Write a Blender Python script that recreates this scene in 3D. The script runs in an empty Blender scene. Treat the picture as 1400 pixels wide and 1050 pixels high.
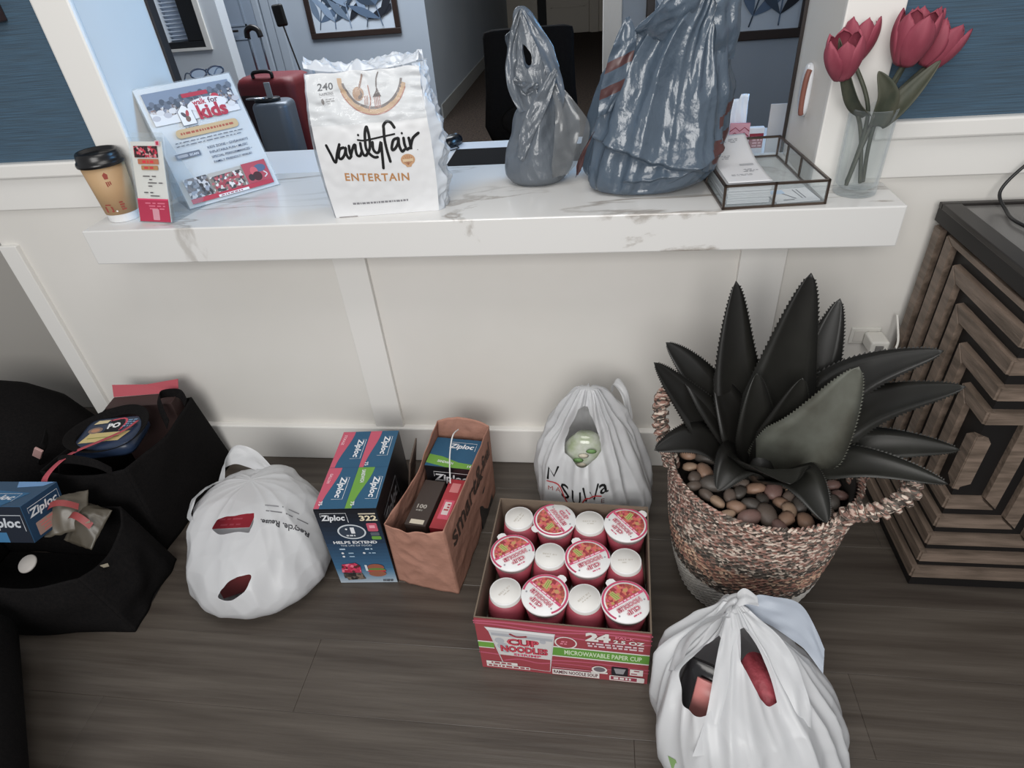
import bpy, bmesh, math, random
from math import sin, cos, pi, radians, sqrt
from mathutils import Vector, Matrix, noise
from mathutils.bvhtree import BVHTree

C = bpy.context.scene.collection
S = bpy.context.scene
random.seed(7)

# ------------------------------------------------------------------ camera, sky, exposure
cam = bpy.data.objects.new('camera', bpy.data.cameras.new('camera'))
C.objects.link(cam)
R_ = Vector((0.991, 0.113, -0.076)).normalized()
F_ = Vector((-0.136, 0.798, -0.587)).normalized()
R_ = (R_ - F_ * R_.dot(F_)).normalized()
U_ = R_.cross(F_)
cam.matrix_world = Matrix(((R_.x, U_.x, -F_.x, 1.25), (R_.y, U_.y, -F_.y, -1.446),
                           (R_.z, U_.z, -F_.z, 1.368), (0, 0, 0, 1)))
cam.data.sensor_width = 36
cam.data.lens = 847.2 * 36 / 1400
cam.data.clip_start = 0.02
S.camera = cam
S.view_settings.view_transform = 'Standard'
S.view_settings.look = 'None'
S.view_settings.exposure = 0.0
S.view_settings.gamma = 1.0
S.view_settings.use_curve_mapping = False
W = bpy.data.worlds.new('world')
S.world = W
W.use_nodes = True
W.node_tree.nodes['Background'].inputs[0].default_value = (0.93, 0.96, 1.0, 1)
W.node_tree.nodes['Background'].inputs[1].default_value = 0.42


def lamp(name, loc, target, sx, sy, power, color):
    d = bpy.data.lights.new(name, 'AREA')
    d.shape = 'RECTANGLE'
    d.size, d.size_y, d.energy, d.color = sx, sy, power, color
    o = bpy.data.objects.new(name, d)
    C.objects.link(o)
    o.location = loc
    o.rotation_euler = (Vector(target) - Vector(loc)).to_track_quat('-Z', 'Y').to_euler()
    return o


lamp('lobby_window_light', (0.95, -3.3, 2.0), (1.0, 0.0, 0.5), 2.0, 1.5, 72, (1.0, 0.985, 0.96))
lamp('lobby_ceiling_light', (1.15, -0.95, 2.58), (1.15, -0.8, 0), 1.3, 0.9, 17, (1.0, 0.97, 0.93))
lamp('office_window_light', (2.75, 0.95, 1.75), (0.1, 0.3, 1.15), 1.1, 1.2, 10.5, (0.22, 0.55, 1.0)).data.spread = radians(75)
lamp('office_ceiling_light', (-0.2, 3.1, 2.6), (-0.2, 3.6, 0), 2.0, 1.6, 100, (0.92, 0.96, 1.0))


# ------------------------------------------------------------------ materials
def lin(c):
    return tuple(((x / 255) / 12.92 if x / 255 <= 0.04045 else (((x / 255) + 0.055) / 1.055) ** 2.4) for x in c)


MATS = {}


def mat(name, rgb, rough=0.5, metal=0.0, spec=0.5, var=None, scale=(8, 8, 8), bump=0.0, bscale=None, trans=0.0,
        coords='Object', detail=5.0, lo=0.35, hi=0.65, sheen=0.0):
    """procedural principled material; var = second colour mixed in by stretched noise; trans = share of thin-film translucency"""
    if name in MATS:
        return MATS[name]
    m = bpy.data.materials.new(name)
    m.use_nodes = True
    nt = m.node_tree
    b = nt.nodes['Principled BSDF']
    b.inputs['Base Color'].default_value = (*lin(rgb), 1)
    b.inputs['Roughness'].default_value = rough
    b.inputs['Metallic'].default_value = metal
    b.inputs['Specular IOR Level'].default_value = spec
    tc = nt.nodes.new('ShaderNodeTexCoord')
    colsock = None
    if var is not None:
        mp = nt.nodes.new('ShaderNodeMapping')
        mp.inputs['Scale'].default_value = scale
        n = nt.nodes.new('ShaderNodeTexNoise')
        n.inputs['Scale'].default_value = 1.0
        n.inputs['Detail'].default_value = detail
        r = nt.nodes.new('ShaderNodeValToRGB')
        r.color_ramp.elements[0].position = lo
        r.color_ramp.elements[1].position = hi
        r.color_ramp.elements[0].color = (*lin(rgb), 1)
        r.color_ramp.elements[1].color = (*lin(var), 1)
        nt.links.new(tc.outputs[coords], mp.inputs[0])
        nt.links.new(mp.outputs[0], n.inputs['Vector'])
        nt.links.new(n.outputs['Fac'], r.inputs[0])
        nt.links.new(r.outputs[0], b.inputs['Base Color'])
        colsock = r.outputs[0]
    if bump:
        mp2 = nt.nodes.new('ShaderNodeMapping')
        mp2.inputs['Scale'].default_value = bscale or scale
        n2 = nt.nodes.new('ShaderNodeTexNoise')
        n2.inputs['Scale'].default_value = 1.0
        n2.inputs['Detail'].default_value = 6
        bp = nt.nodes.new('ShaderNodeBump')
        bp.inputs['Strength'].default_value = bump
        bp.inputs['Distance'].default_value = 0.01
        nt.links.new(tc.outputs[coords], mp2.inputs[0])
        nt.links.new(mp2.outputs[0], n2.inputs['Vector'])
        nt.links.new(n2.outputs['Fac'], bp.inputs['Height'])
        nt.links.new(bp.outputs[0], b.inputs['Normal'])
    if sheen:
        b.inputs['Sheen Weight'].default_value = sheen
    if trans:
        t = nt.nodes.new('ShaderNodeBsdfTranslucent')
        t.inputs[0].default_value = (*lin(rgb), 1)
        if colsock:
            nt.links.new(colsock, t.inputs[0])
        mx = nt.nodes.new('ShaderNodeMixShader')
        mx.inputs[0].default_value = trans
        nt.links.new(b.outputs[0], mx.inputs[1])
        nt.links.new(t.outputs[0], mx.inputs[2])
        nt.links.new(mx.outputs[0], nt.nodes['Material Output'].inputs[0])
    MATS[name] = m
    return m


def film(name, rgb, clear, rough=0.15, edge=0.0):
    """clear plastic film: part see-through, part glossy"""
    m = bpy.data.materials.new(name)
    m.use_nodes = True
    nt = m.node_tree
    b = nt.nodes['Principled BSDF']
    b.inputs['Base Color'].default_value = (*lin(rgb), 1)
    b.inputs['Roughness'].default_value = rough
    b.inputs['Specular IOR Level'].default_value = 0.8
    t = nt.nodes.new('ShaderNodeBsdfTransparent')
    t.inputs[0].default_value = (0.97, 0.98, 0.98, 1)
    mx = nt.nodes.new('ShaderNodeMixShader')
    mx.inputs[0].default_value = clear
    if edge:      # thicker looking at grazing angles, like real glass walls
        lw = nt.nodes.new('ShaderNodeLayerWeight')
        lw.inputs[0].default_value = 0.5
        mr = nt.nodes.new('ShaderNodeMapRange')
        mr.inputs[1].default_value, mr.inputs[2].default_value = 0.45, 1.0
        mr.inputs[3].default_value, mr.inputs[4].default_value = clear, clear - edge
        nt.links.new(lw.outputs['Facing'], mr.inputs[0])
        nt.links.new(mr.outputs[0], mx.inputs[0])
    nt.links.new(b.outputs[0], mx.inputs[1])
    nt.links.new(t.outputs[0], mx.inputs[2])
    nt.links.new(mx.outputs[0], nt.nodes['Material Output'].inputs[0])
    MATS[name] = m
    return m


def flat(rgb, rough=0.6):
    return mat('print_%d_%d_%d' % tuple(rgb), rgb, rough, spec=0.3)


def speckle(name, cols, scale, rough=0.5):
    """printed photograph: blotches of several colours"""
    if name in MATS:
        return MATS[name]
    m = bpy.data.materials.new(name)
    m.use_nodes = True
    nt = m.node_tree
    b = nt.nodes['Principled BSDF']
    b.inputs['Roughness'].default_value = rough
    tc = nt.nodes.new('ShaderNodeTexCoord')
    v = nt.nodes.new('ShaderNodeTexVoronoi')
    v.inputs['Scale'].default_value = scale if not isinstance(scale, tuple) else 1.0
    r = nt.nodes.new('ShaderNodeValToRGB')
    r.color_ramp.interpolation = 'CONSTANT'
    while len(r.color_ramp.elements) < len(cols):
        r.color_ramp.elements.new(0.5)
    for i, c in enumerate(cols):
        r.color_ramp.elements[i].position = i / len(cols)
        r.color_ramp.elements[i].color = (*lin(c), 1)
    if isinstance(scale, tuple):
        mp = nt.nodes.new('ShaderNodeMapping')
        mp.inputs['Scale'].default_value = scale
        nt.links.new(tc.outputs['Object'], mp.inputs[0])
        nt.links.new(mp.outputs[0], v.inputs['Vector'])
    else:
        nt.links.new(tc.outputs['Object'], v.inputs['Vector'])
    sp = nt.nodes.new('ShaderNodeSeparateColor')
    nt.links.new(v.outputs['Color'], sp.inputs[0])
    nt.links.new(sp.outputs[0], r.inputs[0])
    nt.links.new(r.outputs[0], b.inputs['Base Color'])
    MATS[name] = m
    return m


def glass(name, tint=(1, 1, 1), ior=1.45, rough=0.0):
    m = bpy.data.materials.new(name)
    m.use_nodes = True
    b = m.node_tree.nodes['Principled BSDF']
    b.inputs['Base Color'].default_value = (*tint, 1)
    b.inputs['Transmission Weight'].default_value = 1
    b.inputs['Roughness'].default_value = rough
    b.inputs['IOR'].default_value = ior
    MATS[name] = m
    return m


# ------------------------------------------------------------------ mesh building
class MB:
    def __init__(s):
        s.v, s.f, s.m = [], [], []

    def add(s, vs, fs, mi=0, M=None):
        o = len(s.v)
        s.v += [tuple(M @ Vector(p)) if M else tuple(p) for p in vs]
        s.f += [tuple(i + o for i in f) for f in fs]
        s.m += [mi] * len(fs)
        return s

    def box(s, x0, y0, z0, x1, y1, z1, mi=0, M=None):
        vs = [(x, y, z) for z in (z0, z1) for y in (y0, y1) for x in (x0, x1)]
        return s.add(vs, [(0, 2, 3, 1), (4, 5, 7, 6), (0, 1, 5, 4), (1, 3, 7, 5), (3, 2, 6, 7), (2, 0, 4, 6)], mi, M)

    def prism(s, poly, z0, z1, mi=0, M=None):
        n = len(poly)
        vs = [(x, y, z0) for x, y in poly] + [(x, y, z1) for x, y in poly]
        fs = [tuple(range(n))[::-1], tuple(range(n, 2 * n))] + [(i, (i + 1) % n, n + (i + 1) % n, n + i) for i in range(n)]
        return s.add(vs, fs, mi, M)

    def rings(s, rs, close=True, cap0=True, cap1=True, mi=0, M=None):
        n = len(rs[0])
        vs = [p for r in rs for p in r]
        fs = []
        for k in range(len(rs) - 1):
            for i in range(n if close else n - 1):
                j = (i + 1) % n
                fs.append((k * n + i, k * n + j, (k + 1) * n + j, (k + 1) * n + i))
        if cap0:
            fs.append(tuple(range(n))[::-1])
        if cap1:
            fs.append(tuple(range((len(rs) - 1) * n, len(rs) * n)))
        return s.add(vs, fs, mi, M)

    def lathe(s, prof, n=32, mi=0, M=None, cap=True):
        rs = [[(r * cos(2 * pi * i / n), r * sin(2 * pi * i / n), z) for i in range(n)] for r, z in prof]
        return s.rings(rs, True, cap, cap, mi, M)

    def tube(s, pts, r, n=8, mi=0, M=None, cap=True, flat=1.0, up=None):
        pts = [Vector(p) for p in pts]
        rr = r if hasattr(r, '__len__') else [r] * len(pts)
        rs = []
        prev = None
        for i, p in enumerate(pts):
            t = (pts[min(i + 1, len(pts) - 1)] - pts[max(i - 1, 0)]).normalized()
            a = (Vector(up) if up is not None else (prev if prev is not None else (Vector((0, 0, 1)) if abs(t.z) < .9 else Vector((1, 0, 0)))))
            a = (a - t * a.dot(t)).normalized()
            prev = a
            b = t.cross(a)
            rs.append([p + a * (rr[i] * cos(2 * pi * k / n) * flat) + b * (rr[i] * sin(2 * pi * k / n)) for k in range(n)])
        return s.rings(rs, True, cap, cap, mi, M)

    def ribbon(s, pts, w, across, mi=0, M=None):
        """flat strip along pts, width w, laid across direction(s)"""
        pts = [Vector(p) for p in pts]
        vs, fs = [], []
        for i, p in enumerate(pts):
            a = Vector(across[i] if isinstance(across, list) else across).normalized()
            ww = w[i] if hasattr(w, '__len__') else w
            vs += [p - a * ww / 2, p, p + a * ww / 2]
        for i in range(len(pts) - 1):
            fs += [(3 * i, 3 * i + 1, 3 * i + 4, 3 * i + 3), (3 * i + 1, 3 * i + 2, 3 * i + 5, 3 * i + 4)]
        return s.add(vs, fs, mi, M)

    def grid(s, fn, nu, nv, mi=0, skip=None):
        vs = [fn(i / nu, j / nv) for j in range(nv + 1) for i in range(nu + 1)]
        fs = [(j * (nu + 1) + i, j * (nu + 1) + i + 1, (j + 1) * (nu + 1) + i + 1, (j + 1) * (nu + 1) + i)
              for j in range(nv) for i in range(nu) if not (skip and skip((i + .5) / nu, (j + .5) / nv))]
        return s.add(vs, fs, mi)

    def mesh(s, name, mats, smooth=False):
        me = bpy.data.meshes.new(name)
        me.from_pydata(s.v, [], s.f)
        for m in (mats if isinstance(mats, (list, tuple)) else [mats]):
            me.materials.append(m)
        me.polygons.foreach_set('material_index', s.m)
        if smooth:
            me.polygons.foreach_set('use_smooth', [True] * len(me.polygons))
        me.validate()
        me.update()
        return me

    def obj(s, name, mats, parent=None, smooth=False, bevel=0, solid=0, sub=0, seg=2, fix=False):
        me = s.mesh(name, mats, smooth)
        if fix:
            b = bmesh.new()
            b.from_mesh(me)
            bmesh.ops.remove_doubles(b, verts=b.verts, dist=1e-5)
            bmesh.ops.recalc_face_normals(b, faces=b.faces)
            b.to_mesh(me)
            b.free()
        o = bpy.data.objects.new(name, me)
        C.objects.link(o)
        if parent:
            o.parent = parent
        if solid:
            k = o.modifiers.new('solid', 'SOLIDIFY')
            k.thickness = solid
            k.offset = 0
        if sub:
            k = o.modifiers.new('sub', 'SUBSURF')
            k.levels = k.render_levels = sub
        if bevel:
            k = o.modifiers.new('bevel', 'BEVEL')
            k.width = bevel
            k.segments = seg
            k.limit_method = 'ANGLE'
            k.angle_limit = radians(40)
        return o


def tag(o, label=None, cat=None, group=None, kind=None):
    for k, v in (('label', label), ('category', cat), ('group', group), ('kind', kind)):
        if v:
            o[k] = v
    return o


def thing(name, label, cat, loc=(0, 0, 0), rz=0, group=None):
    o = bpy.data.objects.new(name, None)
    o.empty_display_size = 0.05
    C.objects.link(o)
    o.location = loc
    o.rotation_euler = (0, 0, rz)
    return tag(o, label, cat, group)


def struct(o):
    o['kind'] = 'structure'
    return o


def children(o):
    return [c for c in bpy.data.objects if c.parent == o]


def dup(o, parent=None):
    kids = children(o)
    c = o.copy()
    C.objects.link(c)
    c.parent = parent
    for k in kids:
        dup(k, c)
    return c


def cr(pts, n):
    """Catmull-Rom through tuples of floats -> n+1 samples, parameter by index"""
    out = []
    L = len(pts) - 1
    for k in range(n + 1):
        t = k / n * L
        i = min(int(t), L - 1)
        f = t - i
        p0, p1, p2, p3 = pts[max(i - 1, 0)], pts[i], pts[i + 1], pts[min(i + 2, L)]
        out.append(tuple(0.5 * (2 * b + (c - a) * f + (2 * a - 5 * b + 4 * c - d) * f * f + (3 * b - a - 3 * c + d) * f ** 3)
                         for a, b, c, d in zip(p0, p1, p2, p3)))
    return out


def inpoly(x, y, poly):
    r = False
    n = len(poly)
    for i in range(n):
        x1, y1 = poly[i]
        x2, y2 = poly[(i + 1) % n]
        if (y1 > y) != (y2 > y) and x < (x2 - x1) * (y - y1) / (y2 - y1) + x1:
            r = not r
    return r


# ------------------------------------------------------------------ printing on surfaces
TXT = {}


def text_mesh(t, bold, shear, space):
    k = (t, bold, shear, space)
    if k not in TXT:
        cu = bpy.data.curves.new('lettering', 'FONT')
        cu.body = t
        cu.size = 1
        cu.offset = bold
        cu.shear = shear
        cu.space_character = space
        cu.resolution_u = 2
        cu.fill_mode = 'FRONT'
        o = bpy.data.objects.new('lettering', cu)
        C.objects.link(o)
        dg = bpy.context.evaluated_depsgraph_get()
        me = bpy.data.meshes.new_from_object(o.evaluated_get(dg))
        vs = [(v.co.x, v.co.y) for v in me.vertices]
        fs = [tuple(p.vertices) for p in me.polygons]
        bpy.data.objects.remove(o)
        bpy.data.curves.remove(cu)
        bpy.data.meshes.remove(me)
        x0, x1 = min(v[0] for v in vs), max(v[0] for v in vs)
        y0, y1 = min(v[1] for v in vs), max(v[1] for v in vs)
        TXT[k] = ([((x - x0) / (x1 - x0), (y - y0) / (y1 - y0)) for x, y in vs], fs)
    return TXT[k]


class Print:
    """flat print laid on a surface: fn(u, v, h) -> point, h = height above the surface"""

    def __init__(s, fn, h0=0.0004, dh=0.00007):
        s.fn, s.h, s.dh, s.mb, s.mats = fn, h0, dh, MB(), []

    def mi(s, c):
        m = c if isinstance(c, bpy.types.Material) else flat(c)
        if m not in s.mats:
            s.mats.append(m)
        return s.mats.index(m)

    def put(s, pts, fs, c):
        s.mb.add([s.fn(u, v, s.h) for u, v in pts], fs, s.mi(c))
        s.h += s.dh
        return s

    def poly(s, pts, c):
        return s.put(pts, [tuple(range(len(pts)))], c)

    def rect(s, u0, v0, u1, v1, c, n=1):
        for i in range(n):
            a, b = u0 + (u1 - u0) * i / n, u0 + (u1 - u0) * (i + 1) / n
            s.mb.add([s.fn(u, v, s.h) for u, v in ((a, v0), (b, v0), (b, v1), (a, v1))], [(0, 1, 2, 3)], s.mi(c))
        s.h += s.dh
        return s

    def round(s, u0, v0, u1, v1, r, c):
        pts = []
        for cx, cy, a0 in ((u1 - r, v1 - r, 0), (u0 + r, v1 - r, 90), (u0 + r, v0 + r, 180), (u1 - r, v0 + r, 270)):
            pts += [(cx + r * cos(radians(a0 + k * 22.5)), cy + r * sin(radians(a0 + k * 22.5))) for k in range(5)]
        return s.poly(pts, c)

    def ell(s, u, v, a, b, c, n=24, a0=0, a1=360, rot=0):
        cr_, sr = cos(radians(rot)), sin(radians(rot))
        pts = []
        for k in range(n + (0 if a1 - a0 >= 360 else 1)):
            t = radians(a0 + (a1 - a0) * k / n)
            x, y = a * cos(t), b * sin(t)
            pts.append((u + x * cr_ - y * sr, v + x * sr + y * cr_))
        return s.poly(pts, c)

    def ring(s, u, v, a, b, w, c, n=32, a0=0, a1=360):
        pts, fs = [], []
        for k in range(n + 1):
            t = radians(a0 + (a1 - a0) * k / n)
            pts += [(u + a * cos(t), v + b * sin(t)), (u + (a - w) * cos(t), v + (b - w) * sin(t))]
        for k in range(n):
            fs.append((2 * k, 2 * k + 2, 2 * k + 3, 2 * k + 1))
        return s.put(pts, fs, c)

    def stroke(s, pts, w, c, smooth=5):
        if smooth and len(pts) > 2:
            pts = cr(pts, (len(pts) - 1) * smooth)
        vs, fs = [], []
        for i, p in enumerate(pts):
            a, b = pts[max(i - 1, 0)], pts[min(i + 1, len(pts) - 1)]
            dx, dy = b[0] - a[0], b[1] - a[1]
            l = sqrt(dx * dx + dy * dy) or 1
            nx, ny = -dy / l * w / 2, dx / l * w / 2
            vs += [(p[0] + nx, p[1] + ny), (p[0] - nx, p[1] - ny)]
        for i in range(len(pts) - 1):
            fs.append((2 * i, 2 * i + 1, 2 * i + 3, 2 * i + 2))
        s.put(vs, fs, c)
        for p in (pts[0], pts[-1]):
            s.h -= s.dh
            s.ell(p[0], p[1], w / 2, w / 2, c, 10)
        return s

    def text(s, t, u, v, w, h, c, rot=0, bold=0.0, shear=0.0, space=1.0, clip=None):
        """text fitted into a w x h box whose lower-left corner is (u, v), turned by rot degrees about it"""
        vs, fs = text_mesh(t, bold, shear, space)
        a, b = cos(radians(rot)), sin(radians(rot))
        pts = [(u + x * w * a - y * h * b, v + x * w * b + y * h * a) for x, y in vs]
        if clip:
            fs = [f for f in fs if all(clip(*pts[i]) for i in f)]
        return s.put(pts, fs, c)

    def lines(s, u0, u1, v, n, dv, th, c, seed=1, dash=0.009):
        """lines of print too small to read"""
        rnd = random.Random(seed)
        for k in range(n):
            x = u0 + rnd.random() * dash
            while x < u1 - rnd.random() * dash * 2:
                l = dash * (0.4 + rnd.random())
                s.mb.add([s.fn(a, b, s.h) for a, b in ((x, v - k * dv), (min(x + l, u1), v - k * dv), (min(x + l, u1), v - k * dv + th), (x, v - k * dv + th))],
                         [(0, 1, 2, 3)], s.mi(c))
                x += l + dash * 0.3
        s.h += s.dh
        return s

    def build(s, name, parent):
        return s.mb.obj(name, s.mats, parent)


def plane_fn(o, u, v):
    o, u, v = Vector(o), Vector(u).normalized(), Vector(v).normalized()
    n = u.cross(v)
    return lambda a, b, h: o + u * a + v * b + n * h


# ------------------------------------------------------------------ thin plastic bags
def fold_noise(p, seed):
    q = Vector(p) + Vector((seed * 13.7, seed * 3.1, seed * 7.3))
    return 1 - 2 * abs(noise.noise(q))


class Film:
    """plastic bag skin lofted through levels (z, x_left, x_right, y_centre, y_half, squareness)"""

    def __init__(s, levels, N=150, M=120, crumple=0.012, pleat=0.006, seed=1, cap=True, scale=22, pleats=9, low=0.0, creases=()):
        s.N, s.M = N, M
        L = cr(levels, M)
        s.P = []
        zs = [l[0] for l in levels]
        z0, z1 = min(zs), max(zs)
        for j, (z, xl, xr, yc, ry, n) in enumerate(L):
            row = []
            xm, rx = (xl + xr) / 2, max((xr - xl) / 2, 1e-4)
            ry = max(ry, 0.002)
            t = j / M
            for i in range(N):
                a = 2 * pi * i / N
                ca, sa = cos(a), sin(a)
                e = 2 / max(n, 1.2)
                x = xm + rx * math.copysign(abs(ca) ** e, ca)
                y = yc + ry * math.copysign(abs(sa) ** e, sa)
                dirn = Vector((ca * ry, sa * rx, 0)).normalized()
                p3 = Vector((x, y, z))
                q = p3 + 0.04 * noise.noise_vector(p3 * 9 + Vector((seed, 0, 0)))
                qa = Vector((q.x * scale, q.y * scale, q.z * scale * .55 + seed))
                f1 = noise.voronoi(qa)[0][0]
                f2 = noise.voronoi(qa * 2.1)[0][0]
                d = crumple * (0.9 * (f1 - .42) + 0.35 * (f2 - .42) + .35 * noise.noise(q * scale * .5))
                kk = pleats / 6
                ca2, sa2 = cos(a) * kk, sin(a) * kk
                w1 = noise.noise(Vector((ca2 + seed, sa2, t * .9 + .4 * noise.noise(Vector((ca2, sa2, t * 2.2))))))
                w2 = noise.noise(Vector((ca2 * 2.2 + seed, sa2 * 2.2, t * 1.6 + 7)))
                d += pleat * (.35 + .65 * t) * (1.3 * (1 - abs(w1) * 3.2) + .7 * (1 - abs(w2) * 3.2) - .75)
                if sa < 0:
                    for (x0c, z0c), (x1c, z1c), amp, wd in creases:
                        tt = (x - x0c) / (x1c - x0c)
                        if 0 < tt < 1:
                            dz = z - (z0c + (z1c - z0c) * tt) - .006 * noise.noise(Vector((x * 40, 0, seed)))
                            if dz > 0:
                                d += amp * math.exp(-dz / wd) * min(1, dz / .004) * min(1, 5 * tt, 5 * (1 - tt)) ** .7
                k = min(1, min(rx, ry) / 0.05)
                edge = min(1.0, (z - z0 - low) / 0.02) if z > z0 + low else 0.15
                p3 = p3 + dirn * d * k * max(edge, .15)
                p3.z += 0.3 * d * k * max(edge, 0) * (1 if 0 < t < .97 else 0)
                row.append(p3)
            s.P.append(row)

    def obj(s, name, mats, parent=None, skip=None, matfn=None, capb=True, capt=True, shade=True):
        N, M = s.N, s.M
        vs = [p for r in s.P for p in r]
        fs, ms = [], []
        for j in range(M):
            for i in range(N):
                u, t = (i + .5) / N, (j + .5) / M
                if skip and skip(u, t, s.P[j][i]):
                    continue
                k = (i + 1) % N
                fs.append((j * N + i, j * N + k, (j + 1) * N + k, (j + 1) * N + i))
                ms.append(matfn(u, t, s.P[j][i]) if matfn else 0)
        mb = MB()
        mb.v, mb.f, mb.m = [tuple(v) for v in vs], fs, ms
        for flag, j in ((capb, 0), (capt, M)):
            if flag:
                c = sum(s.P[j], Vector()) / N
                b = len(mb.v)
                mb.v.append(tuple(c))
                for i in range(N):
                    k = (i + 1) % N
                    mb.f.append((j * N + i, b, j * N + k) if j == 0 else (j * N + i, j * N + k, b))
                    mb.m.append(0)
        if skip:       # smooth the torn-out rims of the handle holes
            cnt = {}
            for f in mb.f:
                for a, b in zip(f, f[1:] + f[:1]):
                    e = (min(a, b), max(a, b))
                    cnt[e] = cnt.get(e, 0) + 1
            nb = {}
            for (a, b), c in cnt.items():
                if c == 1:
                    nb.setdefault(a, []).append(b)
                    nb.setdefault(b, []).append(a)
            for _ in range(6):
                new = {k: tuple((mb.v[k][i] + .5 * (mb.v[v[0]][i] + mb.v[v[1]][i])) / 2 for i in range(3)) for k, v in nb.items() if len(v) == 2}
                for k, q in new.items():
                    mb.v[k] = q
        s.mb = mb
        return mb.obj(name, mats, parent, smooth=shade)

    def bvh(s):
        return BVHTree.FromPolygons([Vector(v) for v in s.mb.v], s.mb.f)


def ray_fn(bvh, o, u, v, d, lift=0.0015):
    """maps (u, v) of a plane onto the skin hit when looking along d"""
    o, u, v, d = Vector(o), Vector(u).normalized(), Vector(v).normalized(), Vector(d).normalized()
    cache = {}

    def fn(a, b, h):
        p = o + u * a + v * b
        hit = bvh.ray_cast(p - d * 0.6, d)[0]
        if hit is None:
            hit = p
        return hit - d * (h + lift)
    return fn


def strip(pts, w, across, n=24, wob=0.0, seed=1, thick=None):
    P = cr([tuple(p) for p in pts], n)
    Wd = cr([(x,) for x in w], n) if hasattr(w, '__len__') else [(w,)] * (n + 1)
    A = cr([tuple(a) for a in across], n) if isinstance(across, list) else [tuple(across)] * (n + 1)
    mb = MB()
    K = 8
    rows = []
    for i in range(n + 1):
        p, a = Vector(P[i]), Vector(A[i]).normalized()
        t = (Vector(P[min(i + 1, n)]) - Vector(P[max(i - 1, 0)])).normalized()
        nn = a.cross(t).normalized()
        rows.append([p + a * Wd[i][0] * (k / K - .5) + nn * (wob * fold_noise(Vector((k * .35, i * .12, seed)), seed) - wob * .3) for k in range(K + 1)])
    mb.rings(rows, False, False, False)
    return mb

# ================================================================== the setting
WHITE = mat('white_paint', (222, 219, 214), 0.42, spec=0.4, var=(216, 213, 207), scale=(2, 2, 2))
TRIMW = mat('trim_paint', (226, 224, 220), 0.32, spec=0.5)
OFFICE = mat('office_paint', (168, 178, 190), 0.7, var=(160, 171, 185), scale=(1.5, 1.5, 1.5))
HALLP = mat('hall_paint', (178, 170, 158), 0.7)
CARPET = mat('carpet', (74, 64, 57), 0.95, spec=0.1, var=(44, 40, 38), scale=(60, 60, 60), bump=0.4, bscale=(200, 200, 200))
DARKEDGE = mat('dark_metal', (52, 46, 44), 0.4, metal=0.3)
BLACKP = mat('black_plastic', (18, 18, 20), 0.4)
CHROME = mat('chrome', (190, 195, 200), 0.2, metal=1.0)


def wallpaper_mat():
    m = mat('grasscloth', (58, 84, 104), 0.75, spec=0.25)
    nt = m.node_tree
    b = nt.nodes['Principled BSDF']
    tc = nt.nodes.new('ShaderNodeTexCoord')
    acc = None
    for sc, cols in (((5, 5, 330), ((50, 77, 97), (62, 90, 110))), ((9, 9, 620), ((74, 74, 74), (86, 108, 128)))):
        mp = nt.nodes.new('ShaderNodeMapping')
        mp.inputs['Scale'].default_value = sc
        n = nt.nodes.new('ShaderNodeTexNoise')
        n.inputs['Scale'].default_value = 1
        n.inputs['Detail'].default_value = 3
        r = nt.nodes.new('ShaderNodeValToRGB')
        r.color_ramp.elements[0].position = 0.38
        r.color_ramp.elements[1].position = 0.62
        r.color_ramp.elements[0].color = (*lin(cols[0]), 1)
        r.color_ramp.elements[1].color = (*lin(cols[1]), 1)
        nt.links.new(tc.outputs['Object'], mp.inputs[0])
        nt.links.new(mp.outputs[0], n.inputs['Vector'])
        nt.links.new(n.outputs['Fac'], r.inputs[0])
        if acc is None:
            acc = r.outputs[0]
        else:
            mx = nt.nodes.new('ShaderNodeMix')
            mx.data_type = 'RGBA'
            mx.inputs[0].default_value = 0.4
            nt.links.new(acc, mx.inputs[6])
            nt.links.new(r.outputs[0], mx.inputs[7])
            acc = mx.outputs[2]
            bp = nt.nodes.new('ShaderNodeBump')
            bp.inputs['Strength'].default_value = 0.25
            bp.inputs['Distance'].default_value = 0.004
            nt.links.new(n.outputs['Fac'], bp.inputs['Height'])
            nt.links.new(bp.outputs[0], b.inputs['Normal'])
    nt.links.new(acc, b.inputs['Base Color'])
    return m


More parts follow.
